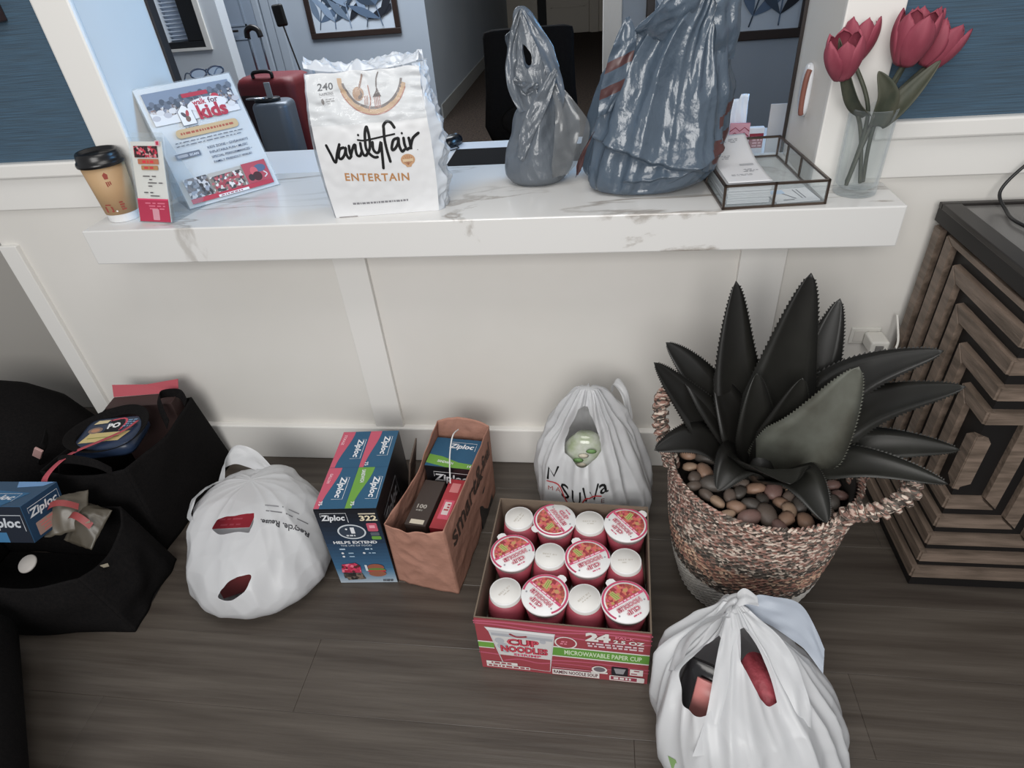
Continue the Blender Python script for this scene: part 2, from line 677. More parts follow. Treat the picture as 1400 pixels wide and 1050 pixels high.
def marble_mat():
    m = mat('marble', (226, 225, 223), 0.16, spec=0.5)
    nt = m.node_tree
    b = nt.nodes['Principled BSDF']
    tc = nt.nodes.new('ShaderNodeTexCoord')
    mp = nt.nodes.new('ShaderNodeMapping')
    mp.inputs['Rotation'].default_value = (0.3, 0.2, radians(-35))
    mp.inputs['Scale'].default_value = (1.3, 4.6, 1.6)
    nt.links.new(tc.outputs['Object'], mp.inputs[0])
    n = nt.nodes.new('ShaderNodeTexNoise')
    n.inputs['Scale'].default_value = 0.9
    n.inputs['Detail'].default_value = 9
    n.inputs['Roughness'].default_value = 0.55
    n.inputs['Distortion'].default_value = 0.6
    nt.links.new(mp.outputs[0], n.inputs['Vector'])
    r = nt.nodes.new('ShaderNodeValToRGB')
    e = r.color_ramp.elements
    e[0].position, e[1].position = 0.0, 1.0
    for p, c in ((0.478, 0), (0.494, 1), (0.500, 1), (0.512, 0)):
        k = e.new(p)
        k.color = (c, c, c, 1)
    e[0].color = e[-1].color = (0, 0, 0, 1)
    nt.links.new(n.outputs['Fac'], r.inputs[0])
    n2 = nt.nodes.new('ShaderNodeTexNoise')
    n2.inputs['Scale'].default_value = 2.2
    nt.links.new(tc.outputs['Object'], n2.inputs['Vector'])
    mr = nt.nodes.new('ShaderNodeMapRange')
    mr.inputs[1].default_value, mr.inputs[2].default_value = 0.40, 0.58
    nt.links.new(n2.outputs['Fac'], mr.inputs[0])
    mu = nt.nodes.new('ShaderNodeMath')
    mu.operation = 'MULTIPLY'
    nt.links.new(r.outputs[0], mu.inputs[0])
    nt.links.new(mr.outputs[0], mu.inputs[1])
    mx = nt.nodes.new('ShaderNodeMix')
    mx.data_type = 'RGBA'
    mx.inputs[6].default_value = (*lin((216, 215, 213)), 1)
    mx.inputs[7].default_value = (*lin((160, 154, 147)), 1)
    nt.links.new(mu.outputs[0], mx.inputs[0])
    nt.links.new(mx.outputs[2], b.inputs['Base Color'])
    return m


PAPERM, MARBLE = wallpaper_mat(), marble_mat()
WOOD = [mat('floor_wood_%d' % i, c, 0.36, spec=0.45, var=v, scale=(2.2, 34, 10), bump=0.12, bscale=(5, 90, 20), lo=0.3, hi=0.72)
        for i, (c, v) in enumerate((((64, 57, 51), (90, 83, 76)), ((61, 54, 49), (86, 79, 72)), ((66, 59, 53), (93, 86, 79))))]

# floor of the lobby: boards run along the counter
floor = struct(MB().box(-3, -4, -0.06, 4.2, 0.245, -0.006).obj('floor', mat('floor_joint', (44, 38, 34), 0.8)))
rnd = random.Random(3)
base_len = 1.22
y = -4.0
row = 0
while y < 0.24:
    y1 = min(y + 0.176, 0.243)
    x = -3 + (row * 0.47) % base_len - base_len
    while x < 4.2:
        a, b = max(x, -3), min(x + base_len, 4.2)
        if b - a > 0.02:
            MB().box(a + .0002, y, -0.02, b - .0002, y1, 0).obj('plank', WOOD[rnd.randrange(3)], floor, bevel=0.0007, seg=1)
        x += base_len
    y += 0.1762
    row += 1
struct(MB().box(-3.2, 0.245, -0.06, 3.2, 10, 0).obj('floor', CARPET))

# front wall with the service opening
for b_ in ((-0.407, .01, 0, 3.2, .257, .771), (-0.407, .01, .771, .12, .257, 2.6), (1.72, .01, .771, 3.2, .257, 2.6), (.12, .01, 2.1, 1.72, .257, 2.6)):
    struct(MB().box(*b_).obj('wall_front', WHITE))
struct(MB().box(-2.4, .245, 0, -.407, .33, 2.6).obj('wall_left', mat('recess_shaded', (170, 166, 160), .5)))  # recessed wall, its shade put into a darker wall colour
for i, (a, b) in enumerate(((-.407, -.352), (.556, .646), (1.593, 1.70), (2.6, 2.7))):
    struct(MB().box(a, -.004, .1365, b, .0115, .771 if a < 1.8 else .871).obj('trim_%d' % (i + 1), TRIMW, bevel=.002))
struct(MB().box(-.409, -.012, 0, 3.2, .0115, .1365).obj('baseboard_front', TRIMW, bevel=.004))
for i, (a, b) in enumerate(((-.407, .03), (1.824, 3.2))):
    struct(MB().box(a, 0, .871, b, .0115, .956).obj('trim_%d' % (5 + i), TRIMW, bevel=.002))
    struct(MB().box(a, -.016, .956, b, .0115, .993).obj('trim_%d' % (7 + i), TRIMW, bevel=.005))
    struct(MB().box(a, .004, .993, b, .0113, 2.6).obj('wall_covering', PAPERM))
struct(MB().box(.028, -.006, .86, .122, .0115, 2.6).obj('trim_9', TRIMW, bevel=.006))
struct(MB().box(1.718, -.006, .86, 1.826, .0115, 2.6).obj('trim_10', TRIMW, bevel=.003))
struct(MB().box(.086, .2575, .86, .128, .285, 2.4).obj('trim_11', DARKEDGE))
struct(MB().box(1.712, .2575, .86, 1.72, .262, 2.4).obj('trim_12', DARKEDGE))

# the office behind the counter
struct(MB().box(-3.2, 4.5, 0, -.2, 4.6, 2.7).obj('wall_back', OFFICE))
struct(MB().box(-.3, 4.6, 0, -.2, 9.9, 2.7).obj('wall_hall', OFFICE))
struct(MB().box(-.2, 4.6, 0, -.188, 9.9, .13).obj('baseboard_hall', mat('hall_base', (150, 152, 152), .5)))
struct(MB().box(-.3, 9.9, 0, 1.6, 10, 2.7).obj('wall_far', HALLP))
struct(MB().box(1.5, 2.6, 0, 1.6, 9.9, 2.7).obj('wall_hall', HALLP))
struct(MB().box(1.36, 2.5, 0, 3.2, 2.6, 2.7).obj('wall_back', OFFICE))
struct(MB().box(1.27, 2.46, 0, 1.372, 2.64, 2.7).obj('trim_13', TRIMW, bevel=.006))
struct(MB().box(-3.3, .257, 0, -3.2, 4.5, 2.7).obj('wall_office_left', OFFICE))
wr = MB()
wr.box(3.2, .257, 0, 3.3, 2.6, .9).box(3.2, .257, 2.4, 3.3, 2.6, 2.7).box(3.2, .257, .9, 3.3, .45, 2.4).box(3.2, 2.35, .9, 3.3, 2.6, 2.4)
struct(wr.obj('wall_office_right', OFFICE))
struct(MB().box(-3.3, .257, 2.7, 3.3, 10, 2.78).obj('ceiling', mat('ceiling_paint', (205, 206, 208), .8)))
# pier with a black framed blind window
pm = MB().box(-3.2, 3.4, 0, -1.9, 3.52, 2.7).box(-1.9, 3.4, 0, -1.436, 3.52, .86).box(-1.6, 3.4, .86, -1.436, 3.52, 2.7).box(-1.9, 3.4, 2.0, -1.6, 3.52, 2.7)
struct(pm.obj('wall_pier', mat('pier_paint', (205, 212, 220), .6)))
win = struct(MB().box(-2.6, 3.385, .845, -1.56, 3.40, .862).box(-1.6, 3.385, .862, -1.56, 3.40, 2.04).obj('window_1', TRIMW))
fr = MB()
fr.box(-2.6, 3.402, .862, -1.6, 3.45, .905).box(-1.735, 3.402, .905, -1.6, 3.45, 2.0)
fr.obj('window_frame', BLACKP, win, bevel=.004)
MB().box(-2.6, 3.49, .862, -1.6, 3.5, 2.0).obj('pane', mat('bright_pane', (225, 235, 250), .3), win)
slatm = mat('blind_slat', (215, 226, 240), .5)
slat = None
for k in range(26):
    z = .912 + k * .026
    if slat is None:
        slat = MB().box(-.43, -.012, -.0025, .43, .012, .0025, M=Matrix.Rotation(radians(-28), 4, 'X')).obj('slat', slatm, win)
        s_ = slat
    else:
        s_ = slat.copy()
        C.objects.link(s_)
        s_.parent = win
    s_.location = (-2.17, 3.465, z)


def door(name, x0, x1, z1, y, m, panels, parent=None):
    d = struct(MB().box(x0, y, .01, x1, y + .04, z1).obj(name, m))
    for (a, b, c, e) in panels:
        p = MB()
        w = .014
        p.box(a, y - .008, b, c, y, b + w).box(a, y - .008, e - w, c, y, e).box(a, y - .008, b, a + w, y, e).box(c - w, y - .008, b, c, y, e)
        p.obj('panel', m, d)
    return d


DOORP = mat('door_paint', (150, 163, 180), .5)
door('door_1', -2.05, -1.70, 2.05, 4.455, DOORP, ((-2.02, .2, -1.79, .80), (-2.02, .89, -1.79, 1.9)))
for i, (a, b, dd) in enumerate(((-1.70, -1.64, .03), (-1.63, -1.55, .02), (-1.545, -1.46, .03))):
    struct(MB().box(a, 4.5 - dd - .02, 0, b, 4.5, 2.15).obj('trim_%d' % (14 + i), OFFICE, bevel=.008))
h1 = MB().tube([(-1.97, 4.455, .86), (-1.97, 4.40, .86), (-1.86, 4.40, .86)], .009).obj('door_handle', DARKEDGE)
h1.parent = bpy.data.objects['door_1']
HD = mat('hall_door', (168, 160, 148), .5)
door('door_2', .43, 1.09, 2.1, 9.85, HD, ((.50, .36, 1.02, 1.9),))
struct(MB().box(.29, 9.87, 0, .425, 9.9, 2.1).obj('trim_17', mat('gap_black', (14, 14, 15), .7)))  # black strip standing in for the darkness of the door gap
struct(MB().box(.17, 9.85, 0, .285, 9.9, 2.2).obj('trim_18', HD))
struct(MB().box(1.12, 9.85, 0, 1.24, 9.9, 2.2).obj('trim_19', HD))


def framed_print(name, label, x0, x1, z0, z1, y, seed):
    t = thing(name, label, 'picture', ((x0 + x1) / 2, y, (z0 + z1) / 2))
    a, b, w = (x1 - x0) / 2, (z1 - z0) / 2, .045
    f = MB()
    f.box(-a, -.03, -b, a, 0, -b + w).box(-a, -.03, b - w, a, 0, b).box(-a, -.03, -b + w, -a + w, 0, b - w).box(a - w, -.03, -b + w, a, 0, b - w)
    f.obj('frame', mat('frame_wood', (48, 36, 32), .35), t, bevel=.004)
    MB().box(-a + w, -.012, -b + w, a - w, 0, b - w).obj('backing', mat('art_paper', (198, 210, 224), .6), t)
    p = Print(plane_fn((0, -.012, 0), (1, 0, 0), (0, 0, 1)), .001, .0003)
    rnd = random.Random(seed)
    A, B = a - w - .004, b - w - .004
    cols = [(60, 74, 92), (92, 112, 138), (140, 160, 186), (36, 40, 50), (112, 130, 152)]

    def leaf(u, v, L, ang, wd, c):
        pts = []
        for k in range(13):
            s_ = k / 12
            pts.append((u + cos(ang) * L * s_ - sin(ang) * wd * sin(pi * s_) * .5, v + sin(ang) * L * s_ + cos(ang) * wd * sin(pi * s_) * .5))
        for k in range(11, 0, -1):
            s_ = k / 12
            pts.append((u + cos(ang) * L * s_ + sin(ang) * wd * sin(pi * s_) * .5, v + sin(ang) * L * s_ - cos(ang) * wd * sin(pi * s_) * .5))
        pts = [(max(-A, min(A, x)), max(-B, min(B, y_))) for x, y_ in pts]
        p.poly(pts, c)
    for st in range(5):
        u, v = -A + 2 * A * (st + .3) / 5, -B * .95
        ang = radians(60 + rnd.random() * 50)
        n = 7
        L = B * 1.9
        p.stroke([(max(-A, min(A, u)), v), (max(-A, min(A, u + cos(ang) * L * .5)), v + L * .5), (max(-A, min(A, u + cos(ang) * L)), v + L)], .008, cols[st % 3], 4)
        for k in range(n):
            q = (k + .5) / n
            for sgn in (-1, 1):
                leaf(u + cos(ang) * L * q, v + L * q, B * (.55 + .3 * rnd.random()), ang + sgn * radians(35 + 20 * rnd.random()), B * .16, cols[rnd.randrange(5)])
    p.build('leaf_print', t)
    return t


framed_print('framed_print', 'dark framed grey leaf print above the red suitcase', -1.24, -.43, .745, 1.6, 4.498, 4)
framed_print('framed_print', 'dark framed leaf print beyond the large grey bag and the tulips', 1.5, 2.345, .80, 1.6, 2.498, 9)
t = thing('framed_print', 'small corner of a dark frame on the wall beside the hallway opening', 'picture', (-.2, 5.6, 1.35))
MB().box(0, -.3, -.3, .03, .3, .3).obj('frame', mat('frame_wood', (48, 36, 32), .35), t, bevel=.004)
MB().box(.02, -.26, -.26, .033, .26, .26).obj('backing', mat('art_paper', (198, 210, 224), .6), t)
t = thing('framed_picture', 'dark framed picture hung on the blue wallpaper above the coffee cup', 'picture', (-.21, .004, 1.45))
MB().box(-.16, -.025, -.155, .16, 0, -.115).box(-.16, -.025, .115, .16, 0, .155).box(-.16, -.025, -.115, -.12, 0, .115).box(.12, -.025, -.115, .16, 0, .115).obj('frame', mat('frame_dark', (58, 44, 44), .4), t, bevel=.003)
MB().box(-.12, -.012, -.115, .12, 0, .115).obj('backing', mat('art_paper', (198, 210, 224), .6), t)

# marble counter
ct = MB().prism([(0, -.137), (1.874, -.137), (1.874, .0095), (1.719, .0095), (1.719, .262), (.121, .262), (.121, .0095), (0, .0095)], .7715, .86).obj(
    'countertop', MARBLE, bevel=.003)
tag(ct, 'long white marble ledge with thick square edge on the white wall', 'counter')

# office desk below the ledge
dk = thing('office_desk', 'white office desk behind the marble ledge', 'desk', (.9, .65, 0))
MB().box(-1.15, -.37, .69, 1.1, .385, .72).obj('desktop', mat('desk_white', (226, 230, 236), .35), dk, bevel=.003)
for x in (-1.1, 1.05):
    MB().box(x - .03, -.33, 0.001, x + .03, .33, .69).obj('leg', mat('desk_white', (222, 228, 236), .35), dk)
md = MB().box(.72, .30, .7205, 1.56, .915, .727).obj('desk_pad', mat('pad_black', (22, 20, 20), .85, spec=.1), bevel=.002)
tag(md, 'black desk pad on the white office desk behind the ledge', 'desk pad')
ms = thing('computer_mouse', 'black computer mouse on the white desk beside the napkin pack', 'mouse', (.69, 1.0, .7205), radians(-20))
prof = [(0, .034), (.35, .040), (.75, .033), (1, .018)]
rs = []
for zz, sc in ((0, .92), (.012, 1.0), (.024, .93), (.033, .7), (.037, .3)):
    rs.append([(.030 * sc * math.copysign(abs(cos(a)) ** .8, cos(a)), .052 * sc * math.copysign(abs(sin(a)) ** .8, sin(a)), zz) for a in [2 * pi * k / 28 for k in range(28)]])
MB().rings(rs).obj('shell', mat('mouse_black', (22, 23, 26), .25), ms, True)
MB().tube([(0, .02, .034), (0, .035, .031)], .005).obj('scroll_wheel', mat('mouse_grey', (120, 125, 130), .4), ms)
MB().tube(cr([(0, .05, .01), (-.01, .0, .004), (.05, -.04, .003), (.02, -.10, .003), (-.03, -.16, .003)], 24), .0022, 6).obj('cable', BLACKP, ms)

# office chair
ch = thing('office_chair', 'black office chair behind the ledge near the hallway', 'chair', (.95, 1.52, 0), radians(2))
CH = mat('chair_fabric', (13, 12, 13), .9, spec=.1, var=(18, 17, 17), scale=(120, 120, 120))
CHP = mat('chair_pad', (24, 22, 22), .9, spec=.1, var=(18, 17, 17), scale=(140, 140, 140))
rs = []
for z, w, dy in ((.585, .15, 0), (.60, .19, 0), (.66, .215, .0), (.80, .20, .015), (.92, .195, .03), (1.01, .195, .04), (1.03, .19, .042), (1.038, .16, .043)):
    rs.append([(w * math.copysign(abs(cos(a)) ** .25, cos(a)), dy + .028 * math.copysign(abs(sin(a)) ** .5, sin(a)), z) for a in [2 * pi * k / 40 for k in range(40)]])
MB().rings(rs).obj('backrest', CH, ch, True)
rs = []
for k in range(7):
    q = k / 6
    rs.append([(.135 * (1 - .9 * q * q) * cos(a), -.028 - .02 * sin(q * pi / 2), .68 + .075 * (1 - .9 * q * q) * sin(a)) for a in [2 * pi * j / 32 for j in range(32)]])
MB().rings(rs).obj('lumbar_pad', CHP, ch, True)
rs = [[(.24 * sc * math.copysign(abs(cos(a)) ** .5, cos(a)), -.22 + .23 * sc * math.copysign(abs(sin(a)) ** .5, sin(a)), z) for a in [2 * pi * j / 36 for j in range(36)]]
      for z, sc in ((.43, .9), (.445, 1), (.48, 1), (.495, .93))]
MB().rings(rs).obj('seat', CH, ch, True)
MB().lathe([(.028, .10), (.028, .43)], 16).obj('gas_lift', CHROME, ch, True)
for k in range(5):
    a = 2 * pi * k / 5 + .3
    leg = MB().tube([(0, -.18 * 0, .11), (.15 * cos(a), .15 * sin(a), .10), (.27 * cos(a), .27 * sin(a), .075)], [.022, .018, .014], 8).obj('leg', BLACKP, ch)
    MB().lathe([(.002, -.012), (.026, -.012), (.026, .012), (.002, .012)], 16, M=Matrix.Translation((.27 * cos(a), .27 * sin(a), .028)) @ Matrix.Rotation(a, 4, 'Z') @ Matrix.Rotation(pi / 2, 4, 'X')).obj('caster', BLACKP, leg)
MB().tube([(0, -.1, .43), (0, .05, .44), (0, .05, .60)], .02, 8).obj('back_bracket', BLACKP, ch)

# suitcases behind the ledge
RED = mat('suitcase_red', (128, 44, 50), .45, var=(108, 36, 44), scale=(300, 300, 300), bump=.2, bscale=(400, 400, 400))


def rbox(x, y_, z0, z1, r, n=8, top=.05):
    """rounded upright body as rings"""
    rs = []
    prof = [(z0, -.02), (z0 + .02, 0), (z1 - top, 0)] + [(z1 - top + top * sin(radians(a)), -top * .8 * (1 - cos(radians(a)))) for a in (25, 50, 75, 90)]
    for z, ins in prof:
        ring = []
        for cx, cy, a0 in ((x, y_, 0), (-x, y_, 90), (-x, -y_, 180), (x, -y_, 270)):
            for k in range(n + 1):
                a = radians(a0 + 90 * k / n)
                ring.append((cx + ins * (1 if cx > 0 else -1) - math.copysign(r, cx) + r * cos(a), cy + ins * (1 if cy > 0 else -1) - math.copysign(r, cy) + r * sin(a), z))
        rs.append(ring)
    return rs


sc = thing('red_suitcase', 'dark red soft suitcase standing in the office behind the flyer stand', 'suitcase', (-.585, 2.25, 0), radians(-8))
MB().rings(rbox(.185, .13, .05, .825, .05)).obj('body', RED, sc, True)
for k, (px, py) in enumerate(((-.14, -.09), (.14, -.09), (-.14, .09), (.14, .09))):
    MB().lathe([(.004, -.012), (.025, -.012), (.025, .012), (.004, .012)], 16, M=Matrix.Translation((px, py, .026)) @ Matrix.Rotation(pi / 2, 4, 'X')).obj('wheel', BLACKP, sc)
MB().tube(cr([(-.06, -.10, .822), (-.05, -.10, .85), (.05, -.10, .852), (.06, -.10, .822)], 16), .010, 8).obj('carry_handle', BLACKP, sc, True)
MB().box(-.15, -.137, .25, -.03, -.128, .74).obj('pocket', mat('suitcase_dark', (46, 22, 26), .6), sc, bevel=.004)
hp = MB()
for x in (-.155, -.075):
    hp.tube([(x, .09, .81), (x, .09, 1.03)], .006, 8)
hp.obj('handle_pole', mat('pole_grey', (120, 130, 142), .3, metal=.6), sc, True)
MB().tube(cr([(-.158, .09, 1.0), (-.15, .09, 1.035), (-.115, .09, 1.05), (-.08, .09, 1.035), (-.072, .09, 1.0)], 16), .016, 8).obj('grip', mat('grip_black', (30, 26, 26), .35), sc, True)
s3 = thing('tall_suitcase', 'tall suitcase handle with black grip behind the red suitcase', 'suitcase', (-.47, 2.62, 0))
MB().rings(rbox(.17, .11, .05, .70, .04)).obj('body', mat('suitcase_black', (38, 36, 40), .5), s3, True)
MB().tube([(-.10, .0, .69), (-.15, .0, 1.03)], .005, 8).obj('handle_pole', BLACKP, s3)
MB().box(-.035, -.012, -.055, .035, .012, .06, M=Matrix.Translation((-.155, 0, 1.075)) @ Matrix.Rotation(radians(-4), 4, 'Y')).obj('grip', BLACKP, s3, bevel=.012, seg=3)
GS = mat('suitcase_blue_grey', (120, 128, 138), .35, metal=.25)
s2 = thing('grey_suitcase', 'blue grey hard shell case in front of the red suitcase', 'suitcase', (-.36, 1.72, 0), radians(3))
MB().rings(rbox(.095, .08, .05, .785, .05, top=.025)).obj('shell', GS, s2, True)
MB().rings([[(-.02 + .065 * cos(a), -.01 + .045 * sin(a), z) for a in [2 * pi * k / 24 for k in range(24)]] for z in (.785, .796, .80)]).obj('lid_plate', mat('plate_black', (34, 36, 40), .35), s2, True)
MB().rings([[(-.07 + .05 * cos(a), -.03 + .022 * sin(a), z) for a in [2 * pi * k / 24 for k in range(24)]] for z in (.80, .806)]).obj('latch', CHROME, s2, True)
MB().box(-.015, -.02, .80, .015, -.012, .87).obj('tag_strap', mat('strap_grey', (150, 155, 160), .5), s2, bevel=.002)
for px, py in ((-.07, -.05), (.07, -.05), (-.07, .05), (.07, .05)):
    MB().lathe([(.004, -.012), (.025, -.012), (.025, .012), (.004, .012)], 14, M=Matrix.Translation((px, py, .026)) @ Matrix.Rotation(pi / 2, 4, 'X')).obj('wheel', BLACKP, s2)

# ================================================================== things on the marble ledge
HZ = .8603
ACRYL = film('acrylic', (214, 220, 226), .91, .06)
PAPER = mat('white_paper', (214, 215, 218), .6, spec=.3)
INK = (12, 12, 14)

# coffee cup
cup = thing('coffee_cup', 'kraft paper coffee cup with black lid on the left end of the marble ledge', 'cup', (.064, -.052, HZ), radians(15))
KRAFT = mat('cup_kraft', (182, 150, 112), .6, var=(172, 140, 104), scale=(9, 9, 9))
MB().lathe([(.0, .004), (.034, .004), (.036, 0), (.0365, .001), (.048, .142), (.050, .145)], 48, cap=False).obj('body', mat('cup_white', (226, 226, 226), .5), cup, True)
MB().lathe([(.0386, .020), (.0392, .020), (.0487, .137), (.0481, .137)], 48, cap=False).obj('sleeve', KRAFT, cup, True)
MB().lathe([(.0505, .134), (.0535, .135), (.0545, .140), (.0525, .145), (.0500, .147), (.0490, .155), (.0470, .163), (.0440, .166), (.0415, .165), (.0395, .158), (.030, .157), (.0, .157)], 48, cap=False).obj(
    'lid', mat('lid_black', (16, 15, 16), .28), cup, True)


def cone_fn(r0, z0, r1, z1, a0, M=None):
    def fn(u, v, h):
        r = r0 + (r1 - r0) * (v - z0) / (z1 - z0)
        a = a0 + u / r
        return Vector(((r + h) * cos(a), (r + h) * sin(a), v))
    return fn


fn = cone_fn(.0392, .020, .0487, .137, radians(-90))
p = Print(fn)
BR = (150, 72, 62)
p.poly([(.012, .108), (.020, .108), (.022, .118), (.017, .124), (.011, .118)], BR)
for k in range(3):
    p.rect(.011 + .004 * k, .090 + .002 * k, .0135 + .004 * k, .102, BR)
p.round(-.020, .028, .000, .042, .002, BR)
p.round(-.016, .045, -.002, .048, .001, BR)
for k in range(4):
    p.rect(.018, .030 + .006 * k, .028 - .002 * (k % 2), .0335 + .006 * k, BR)
p.ell(.006, .030, .0022, .0022, (230, 228, 226), 14)
p.build('cup_print', cup)

# the large flyer stand
R28 = radians(28)
fs = thing('flyer_stand', 'large clear acrylic stand holding the walk for kids flyer', 'sign', (.222, -.016, HZ), radians(46))
FW, FH = .238, .302
LEAN = Matrix.Rotation(-R28, 4, 'X')
MB().box(-.003, -.0026, 0, FW + .003, -.0010, FH + .002, M=LEAN).box(-.003, .0010, 0, FW + .003, .0026, FH + .004, M=LEAN).obj('front_sheet', ACRYL, fs)
bx = MB()
bx.box(-.003, .0, 0.0002, FW + .003, .075, .0018)
bx.obj('foot', ACRYL, fs)
MB().add([(-.003, .012, .0), (-.0015, .012, .0), (-.003, .16, .0), (-.0015, .16, .0), (-.003, .14, .258), (-.0015, .14, .258)],
         [(0, 2, 4), (1, 5, 3), (0, 1, 3, 2), (2, 3, 5, 4), (0, 4, 5, 1)]).obj('side_wing', ACRYL, fs)
MB().box(0, -.0006, .003, FW, .0006, FH, M=LEAN).obj('flyer', PAPER, fs)
CROWD = speckle('crowd_photo', [(88, 90, 98), (150, 150, 158), (190, 186, 184), (70, 74, 84), (128, 132, 146), (112, 104, 104), (205, 205, 206), (96, 104, 122), (140, 118, 112)], 190)
CROWD2 = speckle('runners_photo', [(150, 60, 72), (196, 190, 186), (86, 84, 88), (170, 88, 96), (120, 112, 104), (60, 58, 60), (210, 208, 206)], 150)
CROWD3 = speckle('team_photo', [(72, 76, 84), (120, 122, 130), (50, 50, 54), (190, 190, 194), (96, 84, 80), (140, 146, 158)], 130)
PINK, RED2, GOLD = (196, 88, 106), (172, 62, 78), (192, 168, 132)
nrm = LEAN.to_3x3() @ Vector((0, -1, 0))
p = Print(plane_fn((0, 0, 0), (1, 0, 0), LEAN.to_3x3() @ Vector((0, 0, 1))), .0030, .00006)
m_ = .012
p.rect(m_, .208, FW - m_, FH - .014, CROWD)
p.poly([(m_, FH - .055), (FW - m_, FH - .03), (FW - m_, FH - .014), (m_, FH - .014)], (126, 138, 156))
for k in range(26):      # treetops and heads along the photo
    u = m_ + .006 + k * .0082
    p.ell(u, FH - .048 + .016 * k / 26 + .006 * sin(k * 2.1), .007, .005 + .003 * (k % 3), (104, 112, 126) if k % 2 else (84, 92, 104), 10)
p.round(.100, FH - .040, .165, FH - .030, .002, RED2)
p.ell(.178, FH - .050, .010, .009, (186, 70, 84), 12)
p.poly([(m_, .208), (FW - m_, .208), (FW - m_, .222), (.19, .231), (.15, .222), (.10, .236), (.06, .226), (m_, .240)], (214, 215, 217))
for k in range(15):
    p.ell(m_ + .01 + k * .0145, .226 + .012 * abs(sin(k * 1.7)), .010, .007, (206, 206, 208) if k % 2 else (182, 182, 188), 10)
# charity house emblem with hand and heart
hx, hy = .073, .196
p.poly([(hx, hy), (hx + .036, hy), (hx + .036, hy + .036), (hx + .018, hy + .052), (hx, hy + .036)], (96, 98, 104))
p.poly([(hx + .0012, hy + .0012), (hx + .0348, hy + .0012), (hx + .0348, hy + .0355), (hx + .018, hy + .0503), (hx + .0012, hy + .0355)], (222, 222, 224))
p.ell(hx + .013, hy + .026, .0045, .0085, (92, 88, 92), 14, rot=35)
p.ell(hx + .022, hy + .028, .0040, .0090, (170, 80, 84), 14, rot=-18)
p.ell(hx + .019, hy + .015, .0060, .0075, (120, 100, 92), 14, rot=-20)
p.rect(hx + .026, hy + .040, hx + .030, hy + .050, (96, 98, 104))
p.lines(hx + .001, hx + .035, hy - .007, 1, .004, .0030, (110, 110, 116), 3, .006)
p.lines(hx - .002, hx + .040, hy - .014, 1, .004, .0014, (130, 130, 136), 4)
p.ell(.152, .238, .050, .017, (218, 218, 220), 20)
p.text('walk', .117, .239, .034, .014, RED2, bold=.03)
p.text('for', .156, .239, .026, .014, (110, 86, 94), bold=.03)
p.text('kids', .120, .203, .074, .036, RED2, bold=.04)
p.round(.047, .168, .205, .190, .010, GOLD)
p.lines(.056, .198, .176, 1, .004, .0055, (168, 92, 76), 8, .008)
p.lines(.030, .210, .158, 2, .008, .0022, (96, 100, 110), 9, .012)
for k, s_ in enumerate(('KIDS ZONE \u2022 GIVEAWAYS', 'INFLATABLE FUN \u2022 MUSIC', 'SPECIAL PERFORMANCES \u2022', 'FAMILY FRIENDLY WALK!')):
    p.text(s_, .104, .131 - .0125 * k, .106 - .006 * (k % 2), .0062, (44, 58, 84), bold=.012)
p.rect(.022, .121, .083, .134, (110, 116, 128))
p.round(.026, .124, .052, .131, .003, (170, 172, 178))
p.text('SCAN', .056, .124, .022, .006, (214, 218, 224), bold=.02)
p.rect(.012, .022, .070, .072, CROWD3)
p.rect(.074, .022, .158, .072, CROWD2)
p.poly([(.074, .062), (.158, .064), (.158, .072), (.074, .072)], (170, 168, 164))
p.rect(.162, .022, .226, .074, (168, 76, 88))
p.ell(.205, .055, .016, .010, (84, 100, 128), 18)
p.ell(.188, .050, .010, .012, (196, 96, 104), 16)
p.ell(.192, .036, .012, .012, (72, 44, 48), 16)
p.ell(.176, .036, .008, .009, (60, 50, 54), 16)
p.stroke([(.21, .030), (.218, .036), (.212, .044)], .003, (206, 204, 206), 3)
p.rect(.010, .010, .226, .0215, RED2)
p.rect(.078, .010, .158, .0160, (222, 222, 224))
p.lines(.080, .156, .0115, 1, .004, .003, (150, 90, 98), 12, .008)
p.build('flyer_print', fs)

gl = thing('eyeglasses', 'dark framed eyeglasses perched on top of the large flyer stand', 'glasses', (.222, -.016, HZ), radians(46))
g = MB()
top = LEAN.to_3x3() @ Vector((0, 0, FH + .004))
gm = mat('glasses_frame', (28, 40, 62), .25)
for k, cx in enumerate((.166, .210)):
    pts = [(cx + .020 * cos(a), top.y + .006, top.z + .006 + .011 * sin(a)) for a in [2 * pi * q / 24 for q in range(25)]]
    MB().tube(pts, .0020, 6).obj('rim', gm, gl, True)
    MB().add([(x, y_, z) for x, y_, z in pts[:-1]], [tuple(range(24))]).obj('lens', film('lens_%d' % k, (150, 175, 205), .75, .05), gl)
    s_ = 1 if k else -1
    MB().tube(cr([(cx + s_ * .020, top.y + .006, top.z + .009), (cx + s_ * .019, top.y + .05, top.z + .006), (cx + s_ * .017, top.y + .095, top.z - .014)], 12), .0017, 6).obj('temple', gm, gl, True)
MB().tube(cr([(.184, top.y + .006, top.z + .009), (.188, top.y + .004, top.z + .013), (.192, top.y + .006, top.z + .009)], 8), .0018, 6).obj('bridge', gm, gl, True)

